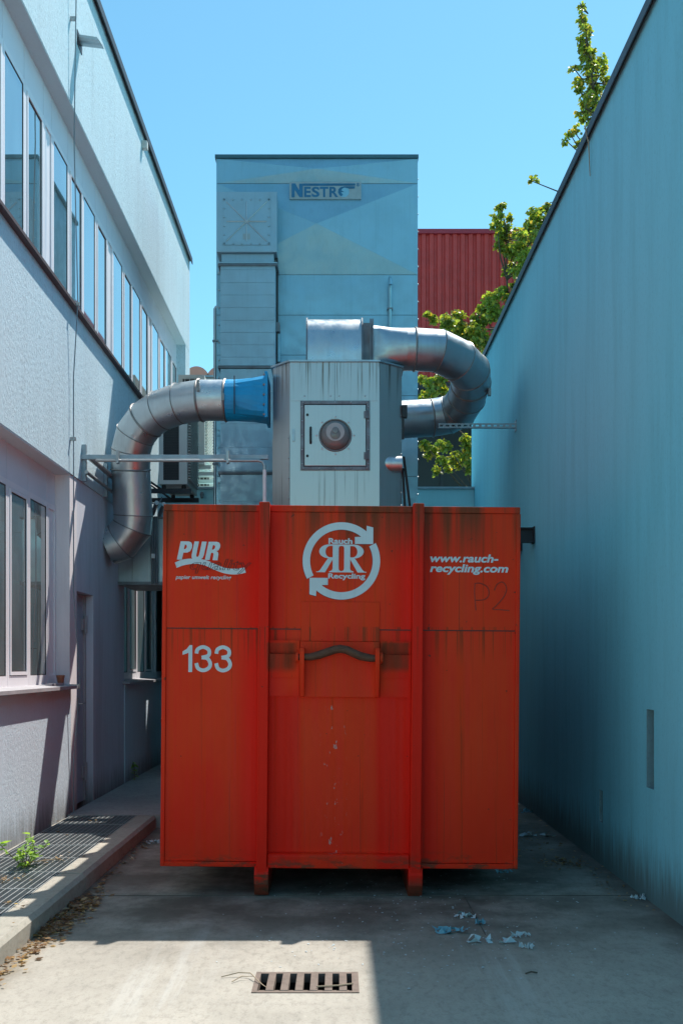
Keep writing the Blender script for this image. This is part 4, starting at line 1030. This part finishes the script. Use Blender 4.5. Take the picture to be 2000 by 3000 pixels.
# ------------------------------------------------------------------ air conditioners
def ac_unit(x0, x1, y0, y1, z0, z1, label, grill):
    t = thing('air_conditioner', ((x0 + x1) / 2, (y0 + y1) / 2, z0), label, 'air conditioner', 'air conditioner outdoor units')
    boxpart('casing', 'ac', t, x0, x1, y0 + 0.02, y1, z0, z1, 0.012)
    m = MB(); a, b = x0 + (x1 - x0) * 0.16, x0 + (x1 - x0) * 0.72
    boxpart('fin_pack', 'acfin', t, a, b, y0 + 0.004, y0 + 0.019, z0 + 0.05, z1 - 0.05)
    fr_ = MB()
    fr_.box(x0, a, y0, y0 + 0.0185, z0, z1).box(b, x1, y0, y0 + 0.0185, z0, z1).box(a, b, y0, y0 + 0.0185, z0, z0 + 0.05).box(a, b, y0, y0 + 0.0185, z1 - 0.05, z1)
    fr_.build('front_frame', 'ac', t)
    nb = 30 if grill == 'fins' else 9
    for k in range(nb):
        z = z0 + 0.06 + (z1 - z0 - 0.12) * k / (nb - 1)
        if grill == 'fins': m.box(a, b, y0 - 0.002, y0 + 0.003, z - 0.006, z + 0.002)
        else: m.tube([(a, y0 - 0.004, z), (b, y0 - 0.004, z)], 0.005, 5)
    if grill != 'fins':
        for k in range(3):
            x = a + (b - a) * (k + 0.5) / 3; m.tube([(x, y0 - 0.004, z0 + 0.05), (x, y0 - 0.004, z1 - 0.05)], 0.005, 5)
    tag(m.build('grille', 'acfin' if grill == 'fins' else 'ac', t), kind='stuff')
    m = MB()
    for k in range(26):
        z = z0 + 0.08 + (z1 - z0 - 0.16) * k / 25; m.box(x1, x1 + 0.035, y0 + 0.08, y1 - 0.08, z - 0.004, z + 0.006)
    tag(m.build('fan_guard', 'ac', t), kind='stuff')
    return t
A1 = px(465, 0, 12.4).x
ac1 = ac_unit(-2.23, -1.88, 12.4, 13.3, 3.76, 4.80, 'cream air conditioner with dark finned face on a black wall bracket', 'fins')
br1 = thing('unit_bracket', (-2.3, 12.6, 3.6), 'black angle bracket under the finned air conditioner', 'bracket')
for y in (12.45, 13.15):
    boxpart('arm', 'steeldk', br1, XL + 0.001, -1.84, y, y + 0.05, 3.66, 3.715)
    MB().tube([(XL + 0.01, y + 0.025, 3.9), (-2.2, y + 0.025, 3.70)], 0.014, 8).build('brace', 'steeldk', br1)
    for x in (-2.18, -1.93): MB().lathe([(0.025, 0), (0.03, 0.02), (0.025, 0.0445)], (x, y + 0.025, 3.7155), (0, 0, 1), 10).build('rubber_foot', 'black', br1)
MB().tube([(-2.3 + 0.09 * math.cos(a * math.pi / 8), 12.5, 3.62 + 0.09 * math.sin(a * math.pi / 8)) for a in range(8, 17)], 0.008, 6).build('cable_loop', 'cable', br1)
ac2 = ac_unit(-2.33, -1.95, 14.55, 15.4, 4.44, 5.75, 'cream air conditioner with open wire grille above the low turquoise roof', 'wire')
br2 = thing('unit_bracket', (-2.3, 14.7, 4.3), 'pale timber slats under the wire grilled air conditioner', 'bracket')
for z, x1 in ((4.385, -1.86), (4.285, -1.80)):
    for y in (14.6, 15.2): boxpart('slat', 'ac', br2, XL + 0.001, x1, y, y + 0.07, z, z + 0.0545 if z > 4.3 else z + 0.055)
for y in (14.6, 15.2): boxpart('post', 'ac', br2, -2.4, -2.33, y + 0.005, y + 0.065, 4.075, 4.2845)
for y in (14.6, 15.2): boxpart('block', 'ac', br2, -2.4, -2.33, y + 0.005, y + 0.065, 4.3405, 4.3845)
ac3 = ac_unit(px(572, 0, 15.6).x, px(628, 0, 15.6).x, 15.6, 16.3, 4.10, 4.62, 'small cream air conditioner standing on the low turquoise roof', 'wire')

# ------------------------------------------------------------------ low turquoise connecting building
LW = thing('low_building', (0, 15.3, 0), 'low turquoise connecting building with thin metal roof edge behind the tower', 'building')
LZ = 4.07
boxpart('wall', 'wall_turq', LW, XL + 0.002, 2.6, 14.85, 16.75, 0, LZ)
boxpart('wall', 'wall_turq', LW, XL + 0.003, XR - 0.003, 14.5, 14.849, 0, LZ - 0.001)
boxpart('roof_coping', 'slot', LW, XL + 0.004, XR + 0.02, 14.46, 14.6, LZ + 0.0005, LZ + 0.03)
MB().lathe([(0.02, 0), (0.03, 0.05), (0.02, 0.09)], (-1.97, 14.44, 3.93), (0, 0, 1), 10).build('wall_lamp', 'cycframe', LW)

# ------------------------------------------------------------------ red corrugated hall
CB = thing('corrugated_building', (4, 22, 0), 'tall dark red corrugated metal hall behind the tree', 'building')
CD = 22.0; cz1 = px(0, 684, CD).z; cz0 = px(0, 1120, CD).z
m = MB(); p = 0.173; x = 1.5; pts = []
while x < 9.0:
    pts += [(x, 0.0), (x + p * 0.48, 0.0), (x + p * 0.60, 0.045), (x + p * 0.88, 0.045)]; x += p
for (x, d) in pts: m.v += [(x, CD + d, cz0), (x, CD + d, cz1)]
for i in range(len(pts) - 1): m.f.append((2 * i, 2 * i + 2, 2 * i + 3, 2 * i + 1)); m.sm.append(False)
m.build('cladding', 'corr', CB)
boxpart('wall_core', 'corrtrim', CB, 1.5, 9, CD + 0.06, CD + 8, 0, cz1 - 0.05)
boxpart('roof_trim', 'corrtrim', CB, 1.45, 9.05, CD - 0.04, CD + 0.2, cz1 - 0.01, px(0, 672, CD).z, 0.004)
boxpart('band', 'dark', CB, 1.5, 9, CD - 0.02, CD + 0.06, cz0 - 0.15, cz0)
for k in range(6):
    x0 = px(1200 + k * 89 * 1.0, 0, CD).x
    w_ = boxpart('window', 'dark', CB, x0, x0 + 0.06, CD - 0.03, CD + 0.05, 0.4, cz0 - 0.16)
    boxpart('pane', 'darkglass', w_, x0 + 0.061, x0 + 0.67, CD + 0.0, CD + 0.02, 0.4, cz0 - 0.16)

# ------------------------------------------------------------------ salmon vaulted hall
VB = thing('vaulted_hall', (-5, 26, 0), 'grey hall with salmon pink barrel vaults on its roof', 'building')
VD = 24.0; vz0 = px(0, 1106, VD).z
boxpart('wall', 'wall_grey', VB, -9, -1.9, VD, VD + 10, 0, vz0)
boxpart('parapet', 'slot', VB, -9.05, -1.85, VD - 0.05, VD + 0.15, vz0 + 0.0005, vz0 + 0.045)
half = 0.323; xc = px(571, 0, VD).x
for k in range(-12, 3):
    m = MB(); cx_ = xc + k * 0.56; nseg = 16; vs = []
    for y in (VD + 0.25, VD + 9.5):
        for j in range(nseg + 1):
            a = math.pi * j / nseg
            vs.append((cx_ + half * math.cos(a), y, vz0 + 0.003 + 0.345 * math.sin(a)))
    fs = [(j, j + 1, nseg + 2 + j, nseg + 1 + j) for j in range(nseg)] 
    m.add(vs, fs, True); m.add(vs[:nseg + 1], [tuple(range(nseg, -1, -1))])
    m.build('barrel_vault', 'vault', VB)

# ------------------------------------------------------------------ trees
def leaf_cloud(m, centre, rad, n, size, rng, squash=0.8):
    for _ in range(n):
        d = Vector((rng.gauss(0, 1), rng.gauss(0, 1), rng.gauss(0, squash)))
        d = d.normalized() * (rng.random() ** 0.5) * rad
        p = centre + d
        a = Vector((rng.uniform(-1, 1), rng.uniform(-1, 1), rng.uniform(-1.1, 0.15))).normalized()
        b = a.orthogonal().normalized(); b = (b * math.cos(t := rng.uniform(0, 6.28)) + a.cross(b) * math.sin(t))
        nrm = a.cross(b)
        s = size * rng.uniform(0.6, 1.25)
        q = [p, p + a * s * 0.35 + b * s * 0.36 + nrm * s * 0.06, p + a * s * 0.75 + b * s * 0.22, p + a * s, p + a * s * 0.75 - b * s * 0.22, p + a * s * 0.35 - b * s * 0.36 + nrm * s * 0.06]
        m.add(q, [(0, 1, 2, 3), (0, 3, 4, 5)])
def tree(label, base, trunk, clusters, size, dens, rng):
    t = thing('broadleaf_tree', base, label, 'tree', 'trees behind the hall')
    tm = MB(); h = len(trunk)
    tm.tube(trunk, [0.012 + 0.16 * (1 - i / (h - 1)) ** 1.7 for i in range(h)], 9)
    lm = MB()
    for cen, rad in clusters:
        best = min(trunk, key=lambda q_: (Vector(q_) - cen).length + (5 if q_[2] > cen.z - 0.12 else 0)); s0 = Vector(best)
        mid = (s0 + cen) / 2 + Vector((rng.uniform(-.15, .15), rng.uniform(-.15, .15), -0.12))
        tm.tube([s0, mid, cen, cen + (cen - mid).normalized() * rad * 0.5], [0.022, 0.014, 0.008, 0.003], 5)
        nb = max(4, int(rad * 26))
        for k in range(nb):      # smaller leaf bunches inside each cluster
            d = Vector((rng.gauss(0, 1), rng.gauss(0, 1), rng.gauss(0, 0.9))).normalized() * rad * rng.uniform(0.2, 1.1)
            cc = cen + d
            tm.tube([cen, cc], [0.004, 0.002], 4)
            leaf_cloud(lm, cc, rad * 0.40, int(dens * rad * rad * 100 / nb) + 9, size, rng)
    tm.build('trunk', 'bark', t)
    lm.build('crown', 'leaf', t)
rng = random.Random(3)
TDp = 18.0
vis = [(1465, 605, 20), (1475, 645, 26), (1455, 660, 14), (1490, 690, 34), (1505, 735, 40), (1540, 700, 40), (1535, 770, 38), (1500, 780, 30), (1585, 640, 30), (1575, 680, 34), (1560, 660, 30), (1600, 610, 20), (1530, 810, 24),
       (1440, 880, 30), (1415, 905, 30), (1455, 925, 40), (1490, 860, 34), (1510, 835, 24), (1400, 945, 30), (1340, 930, 34), (1345, 965, 34), (1300, 945, 30), (1255, 940, 22), (1380, 985, 36), (1420, 990, 40), (1290, 990, 34),
       (1245, 1110, 26), (1265, 1145, 34), (1300, 1120, 34), (1250, 1175, 24), (1320, 1060, 40), (1400, 1060, 40),
       (1245, 1305, 24), (1275, 1320, 28), (1290, 1355, 26), (1330, 1340, 32), (1360, 1320, 34), (1370, 1365, 26), (1310, 1300, 26)]
hid = [(1600, 800, 60), (1640, 700, 55), (1560, 900, 60), (1520, 980, 60), (1620, 930, 65), (1480, 1080, 60), (1580, 1060, 65), (1680, 850, 60), (1450, 1200, 60), (1560, 1200, 60)]
cl = []
for x, y, r_ in vis: cl.append((px(x, y, TDp + rng.uniform(-0.5, 0.6)), 1.15 * r_ / F * TDp))
for x, y, r_ in hid: cl.append((px(x, y, TDp + rng.uniform(0, 1.2)), r_ / F * TDp))
trunkA = [(3.2, 18.6, 0), (3.15, 18.55, 1.5), (3.1, 18.5, 3.0), (3.15, 18.5, 4.2), (3.12, 18.45, 5.4), (3.2, 18.4, 6.6), (3.15, 18.35, 7.7), (3.1, 18.3, 8.6), (3.0, 18.3, 9.3)]
tree('spreading leafy tree in front of the red corrugated hall', (3.2, 18.6, 0), trunkA, cl, 0.08, 60.0, rng)
sprig = [(1556, 530, 13), (1700, 12, 9), (1702, 45, 12), (1716, 80, 8), (1715, 115, 12), (1715, 150, 16), (1730, 150, 10), (1735, 185, 16), (1712, 200, 18), (1755, 180, 14), (1770, 195, 14), (1765, 225, 18), (1680, 200, 9), (1688, 245, 12), (1690, 265, 10), (1735, 235, 20), (1725, 270, 20), (1755, 260, 18), (1718, 310, 18), (1745, 300, 22), (1730, 335, 18), (1712, 300, 12), (1726, 355, 10),
         (1668, 390, 10), (1660, 415, 9), (1680, 385, 9), (1690, 420, 6)]
hid2 = [(1780, 330, 60), (1800, 430, 80), (1770, 540, 90), (1840, 600, 90), (1750, 650, 90), (1850, 380, 60), (1800, 750, 90), (1720, 760, 80)]
sprig += [(1700 + (y - 12) * 0.11 + rng.uniform(-0.10, 0.10) * (y + 30), y, 9 + y * 0.03) for y in range(60, 360, 14)]
cl = [(px(x, y, 18.6 + rng.uniform(-0.25, 0.25)), 1.35 * r_ / F * 18.6) for x, y, r_ in sprig] + [(px(x, y, 18.9 + rng.uniform(-0.3, 0.6)), r_ / F * 18.6) for x, y, r_ in hid2]
def tp(x, y, D=18.6): return tuple(px(x, y, D))
trunkB = [(5.0, 19.0, 0), (5.0, 18.95, 2.5), (5.05, 18.9, 5.0), (5.0, 18.85, 7.5), tp(1790, 800), tp(1780, 650), tp(1765, 520), tp(1752, 420), tp(1742, 330), tp(1734, 260), tp(1726, 190), tp(1718, 120), tp(1708, 60), tp(1700, 15)]
tb = [Vector(p_) for p_ in trunkB]; trunkB = [tuple(a_.lerp(b_, k_ / 4)) for a_, b_ in zip(tb[:-1], tb[1:]) for k_ in range(4)] + [tuple(tb[-1])]
tree('slender tall tree whose spire rises above the hall roof edge', (5.0, 19.0, 0), trunkB, cl, 0.08, 10.0, rng)

# ------------------------------------------------------------------ gratings over the light well
GP = 0.5; gy = 9.17
first = None
k = 0
while gy - GP > -2.9:
    y1, y0 = gy - 0.003, gy - GP + 0.003
    lab = 'zinc floor grating panel in the row beside the office plinth'
    if first is None:
        t = thing('floor_grating', (-2.16, y0, KZ - 0.03), lab, 'grating', 'floor gratings along the facade')
        x0, x1 = WELL[0] + 0.004, -1.858
        fr_ = MB().box(x0, x1, y0, y0 + 0.004, KZ - 0.03, KZ).box(x0, x1, y1 - 0.004, y1, KZ - 0.03, KZ).box(x0, x0 + 0.004, y0 + 0.004, y1 - 0.004, KZ - 0.03, KZ).box(x1 - 0.004, x1, y0 + 0.004, y1 - 0.004, KZ - 0.03, KZ)
        o1 = fr_.build('edge_frame', 'gratelit', t)
        bb = MB(); nb = 40
        for j in range(nb):
            y = y0 + 0.004 + (y1 - y0 - 0.008) * (j + 0.5) / nb; bb.box(x0 + 0.004, x1 - 0.004, y - 0.0015, y + 0.0015, KZ - 0.03, KZ - 0.002)
        o2 = bb.build('bearing_bars', 'grate', t); o2['kind'] = 'stuff'
        cb = MB(); nc = 14
        for j in range(nc):
            x = x0 + 0.004 + (x1 - x0 - 0.008) * (j + 0.5) / nc; cb.box(x - 0.002, x + 0.002, y0 + 0.004, y1 - 0.004, KZ - 0.008, KZ - 0.0005)
        o3 = cb.build('cross_bars', 'gratelit', t); o3['kind'] = 'stuff'
        first = (t, [o1, o2, o3])
    else:
        t = first[0].copy(); COL.objects.link(t); t.location.y = y0; t.location.z += R.uniform(-0.003, 0.001)
        for ch in first[1]:
            c2 = ch.copy(); COL.objects.link(c2); c2.parent = t
    gy -= GP; k += 1
# ledge carrying the grating on the kerb side
struct(MB().box(-1.9, -1.8555, -3, 9.17, -0.03, KZ - 0.034).build('grating_ledge', 'kerb'))

# ------------------------------------------------------------------ gully grate in the yard
GG = thing('gully_grate', (-0.15, 4.7, 0), 'rusty cast iron gully grate with wide bars set in the yard', 'drain grate')
x0, x1, y0, y1 = DRAIN
fr_ = MB().box(x0 - 0.012, x0 + 0.012, y0 - 0.012, y1 + 0.012, -0.04, 0.005).box(x1 - 0.02, x1 + 0.012, y0 - 0.012, y1 + 0.012, -0.04, 0.005).box(x0 + 0.012, x1 - 0.02, y0 - 0.012, y0 + 0.012, -0.04, 0.004).box(x0 + 0.012, x1 - 0.02, y1 - 0.012, y1 + 0.012, -0.04, 0.004)
fr_.build('frame', 'iron', GG)
for k in range(6):
    xx = x0 + 0.05 + k * 0.068
    MB().prism_y([(xx, -0.035), (xx + 0.036, -0.035), (xx + 0.036, 0.007), (xx, 0.007)], y0 + 0.0125, y1 - 0.0125).build('bar', 'iron', GG, bevel=0.003)
boxpart('cross_rib', 'iron', GG, x0 + 0.0125, x1 - 0.021, 4.68, 4.71, -0.05, -0.0355)

# ------------------------------------------------------------------ small things
# weeds
def weed(label, base, h, n, size, seed, lean=(0, 0)):
    rg = random.Random(seed); t = thing('weed_plant', base, label, 'weed')
    b = Vector(base); st = MB()
    lme = MB().add([(0, 0, 0), (0.3, 0.32, 0.04), (0.62, 0.26, 0.02), (1, 0, -0.10), (0.62, -0.26, 0.02), (0.3, -0.32, 0.04), (0.5, 0, -0.02)], [(0, 1, 6), (1, 2, 6), (2, 3, 6), (3, 4, 6), (4, 5, 6), (5, 0, 6)]).mesh('leaf')
    lme.materials.append(M['weed'])
    stems = []
    for k in range(max(2, n // 9)):
        tip = b + Vector((rg.uniform(-0.65, 0.65) * h + lean[0], rg.uniform(-0.65, 0.65) * h + lean[1], h * rg.uniform(0.6, 1)))
        midp = b + (tip - b) * 0.5 + Vector((rg.uniform(-.05, .05) * h * 3, rg.uniform(-.05, .05) * h * 3, 0.1 * h))
        st.tube([b, midp, tip], [0.004, 0.003, 0.0015], 5); stems.append((b, midp, tip))
    st.build('stem', 'stem', t)
    for k in range(n):
        a, m_, e_ = rg.choice(stems); u = rg.random() ** 0.7
        p = (a * (1 - u) ** 2 + m_ * 2 * u * (1 - u) + e_ * u * u)
        o = link_mesh('leaf', lme, None, t); o.location = p - b
        s = size * rg.uniform(0.45, 1.15); o.scale = (s, s, s)
        o.rotation_euler = (rg.uniform(-0.5, 0.5), rg.uniform(-0.5, 0.6), rg.uniform(0, 6.28))
weed('bushy green weed growing through the grating by the plinth', (-2.15, 6.85, KZ - 0.02), 0.25, 70, 0.075, 5, (-0.03, 0))
weed('sparse dark weed rooted at the office wall below the far windows', (-2.45, 12.0, KZ), 0.34, 26, 0.075, 8, (0.05, -0.05))
weed('tiny sprout inside the gully grate', (-0.31, 4.64, -0.03), 0.05, 9, 0.022, 9)
# dry leaves along kerb, on gratings and by the hall wall
def leaf_litter(name, label, spots, mat, size, seed):
    rg = random.Random(seed); m = MB()
    for (x, y, rx, ry, z, n) in spots:
        for _ in range(n):
            px_, py_ = x + rg.gauss(0, 1) * rx, y + rg.gauss(0, 1) * ry
            s = size * rg.uniform(0.5, 1.3); a = rg.uniform(0, 6.28); ca, sa = math.cos(a) * s, math.sin(a) * s
            zz = z + rg.uniform(0.003, 0.02); tl = rg.uniform(-0.35, 0.35) * s
            m.add([(px_, py_, zz), (px_ + ca * .5 - sa * .35, py_ + sa * .5 + ca * .35, zz + abs(tl) * .7), (px_ + ca, py_ + sa, zz + max(0, tl)), (px_ + ca * .5 + sa * .35, py_ + sa * .5 - ca * .35, zz + abs(tl) * .3)], [(0, 1, 2), (0, 2, 3)])
    return tag(m.build(name, mat), label, 'leaves', None, 'stuff')
leaf_litter('kerb_leaf_litter', 'brown dry leaves heaped along the foot of the kerb', [(-1.62, 5.0 + 0.22 * k, 0.035, 0.12, 0, 26) for k in range(5)] + [(-1.60, 5.75, 0.05, 0.2, 0, 220), (-1.60, 6.25, 0.05, 0.18, 0, 200), (-1.63, 7.2, 0.03, 0.6, 0, 50), (-1.62, 4.4, 0.03, 0.35, 0, 60)], 'dry', 0.040, 1)
leaf_litter('grating_leaf_litter', 'curled dry leaves scattered on the floor gratings', [(-2.1, 5.35, 0.16, 0.12, KZ, 26), (-2.05, 5.75, 0.14, 0.1, KZ, 26), (-2.15, 6.4, 0.12, 0.05, KZ, 26), (-2.0, 7.0, 0.09, 0.12, KZ, 14), (-2.3, 8.5, 0.1, 0.25, KZ, 10), (-2.1, 8.8, 0.1, 0.1, KZ, 6)], 'dry', 0.035, 2)
leaf_litter('wall_leaf_litter', 'dark leaf and paper dirt gathered at the foot of the hall wall', [(1.72, 7.55, 0.10, 0.10, 0, 110), (1.6, 8.4, 0.14, 0.3, 0, 60), (1.85, 6.8, 0.05, 0.5, 0, 40), (1.62, 9.6, 0.2, 0.5, 0, 60)], 'dry', 0.032, 3)
rg = random.Random(11); m = MB()
def scrap(m, x, y, s, rg, z=0.002):
    n = rg.randint(4, 6); pts = []
    for k in range(n):
        a = 2 * math.pi * k / n + rg.uniform(-.4, .4); r_ = s * rg.uniform(0.5, 1)
        pts.append((x + r_ * math.cos(a), y + r_ * 1.2 * math.sin(a), z + rg.uniform(0, 0.35) * s))
    pts.append((x, y, z + s * 0.3)); m.add(pts, [(k, (k + 1) % n, n) for k in range(n)])
for k in range(420):
    x = rg.gauss(0.55, 0.55); y = rg.choice([rg.gauss(5.4, 0.35), rg.gauss(6.7, 0.4), rg.uniform(4.6, 9)])
    if x > 1.85 or x < -1.4: continue
    scrap(m, x, y, rg.uniform(0.003, 0.010), rg)
tag(m.build('paper_confetti', 'paper'), 'tiny torn paper flecks strewn over the yard floor', 'paper', None, 'stuff')
def crumple(label, x, y, w, d, mat, seed):
    rg = random.Random(seed); m = MB(); nx_, ny_ = 9, 6
    for j in range(ny_):
        for i in range(nx_):
            m.v.append((x + (i / (nx_ - 1) - .5) * w * rg.uniform(.8, 1.1), y + (j / (ny_ - 1) - .5) * d * rg.uniform(.7, 1.15), 0.003 + rg.random() ** 2 * 0.035))
    for j in range(ny_ - 1):
        for i in range(nx_ - 1):
            if rg.random() < 0.55: m.f.append((j * nx_ + i, j * nx_ + i + 1, (j + 1) * nx_ + i + 1, (j + 1) * nx_ + i)); m.sm.append(False)
    tag(m.build('paper_scrap', mat, loc=(x, y, 0)), label, 'paper', 'torn paper on the yard floor')
def gp(x, y): D = F * EYE / (y - 1950); return (x - 990) / F * D, D
crumple('crumpled whitish paper scrap lying apart behind the blue one', *gp(1360, 2687), 0.13, 0.10, 'paper', 1)
crumple('small twisted pale paper scrap next to the crumpled one', *gp(1405, 2708), 0.06, 0.05, 'paperblue', 2)
crumple('flat blue torn paper scrap on the yard floor', *gp(1320, 2731), 0.20, 0.09, 'paperblue', 3)
crumple('long strip of shredded pale paper beside the blue scrap', *gp(1440, 2760), 0.26, 0.10, 'paper', 4)
crumple('pale paper strip at the end of the shredded pile', *gp(1530, 2746), 0.13, 0.05, 'paper', 5)
crumple('pale flattened paper patch in front of the shredded pile', *gp(1540, 2780), 0.08, 0.05, 'paper', 6)
crumple('white paper scrap lying by the far kerb end beside the container', *gp(450, 2470), 0.14, 0.10, 'paper', 7)
crumple('blue paper scrap under the right bottom corner of the container', *gp(1475, 2558), 0.12, 0.06, 'paperblue', 8)
crumple('blue paper scrap in the narrow passage beside the hall wall', *gp(1545, 2380), 0.16, 0.2, 'paperblue', 9)
crumple('white paper strip in the narrow passage beside the container', *gp(1570, 2450), 0.3, 0.12, 'paper', 10)
crumple('pale paper scraps at the foot of the hall wall', *gp(1870, 2635), 0.09, 0.06, 'paper', 12)
# twigs by the gully
t = thing('twig', (-0.45, 4.7, 0.0), 'thin bent dry twigs lying at the end of the gully grate', 'twig')
for pts in ([(-0.56, 4.78, .006), (-0.48, 4.80, .02), (-0.42, 4.78, .024), (-0.36, 4.66, .012), (-0.33, 4.60, .012)], [(-0.50, 4.70, .008), (-0.46, 4.75, .018), (-0.40, 4.76, .014)]):
    MB().tube(pts, [0.0026] * (len(pts) - 1) + [0.0012], 5).build('branchlet', 'twig', t)
t2 = MB().tube([(-0.10, 4.61, .014), (0.0, 4.63, .013), (0.07, 4.66, .012)], 0.004, 5).build('twig', 'twig', loc=(-0.1, 4.61, 0.008)); tag(t2, 'pale twig lying across the bars of the gully grate', 'twig')
x_, y_ = gp(1555, 2854); t3 = MB().tube([(x_ - 0.03, y_ - .01, .006), (x_, y_, .012), (x_ + 0.03, y_ + .005, .006)], 0.004, 5).build('twig', 'bark', loc=(x_, y_, 0)); tag(t3, 'short dark twig alone on the shaded yard floor', 'twig')
t4 = thing('twig', (-2.1, 7.0, KZ), 'dry brown twig lying on the floor grating', 'twig')
for pts in ([(-2.22, 6.98, KZ + .006), (-2.13, 6.93, KZ + .012), (-2.0, 7.05, KZ + .01), (-1.94, 7.03, KZ + .006)], [(-2.13, 6.93, KZ + .012), (-2.15, 6.80, KZ + .006)]):
    MB().tube(pts, 0.004, 5).build('branchlet', 'twig', t4)
# pot, lath on the sill, red bin
pt = thing('flower_pot', (-2.55, 9.16, Z_SL + 0.005), 'small terracotta flower pot at the end of the window sill', 'pot')
MB().lathe([(0.026, 0), (0.034, 0.065), (0.038, 0.066), (0.039, 0.088), (0.032, 0.088), (0.03, 0.07), (0.001, 0.068)], (-2.55, 9.16, Z_SL + 0.004), (0, 0, 1), 18).build('shell', 'pot', pt)
la = MB().box(-2.56, -2.50, 8.72, 9.10, Z_SL + 0.003, Z_SL + 0.022).build('lath', 'sill', loc=(-2.53, 8.9, Z_SL + 0.003)); tag(la, 'grey wooden lath lying on the window sill', 'lath')
lb = thing('waste_bin', (-2.15, 13.2, KZ), 'dark red tapered bin standing behind the container by the wall', 'bin')
MB().lathe([(0.15, 0), (0.19, 0.62), (0.2, 0.63), (0.2, 0.67), (0.18, 0.67), (0.17, 0.6)], (-2.15, 13.2, KZ), (0, 0, 1), 20).build('shell', 'binred', lb)
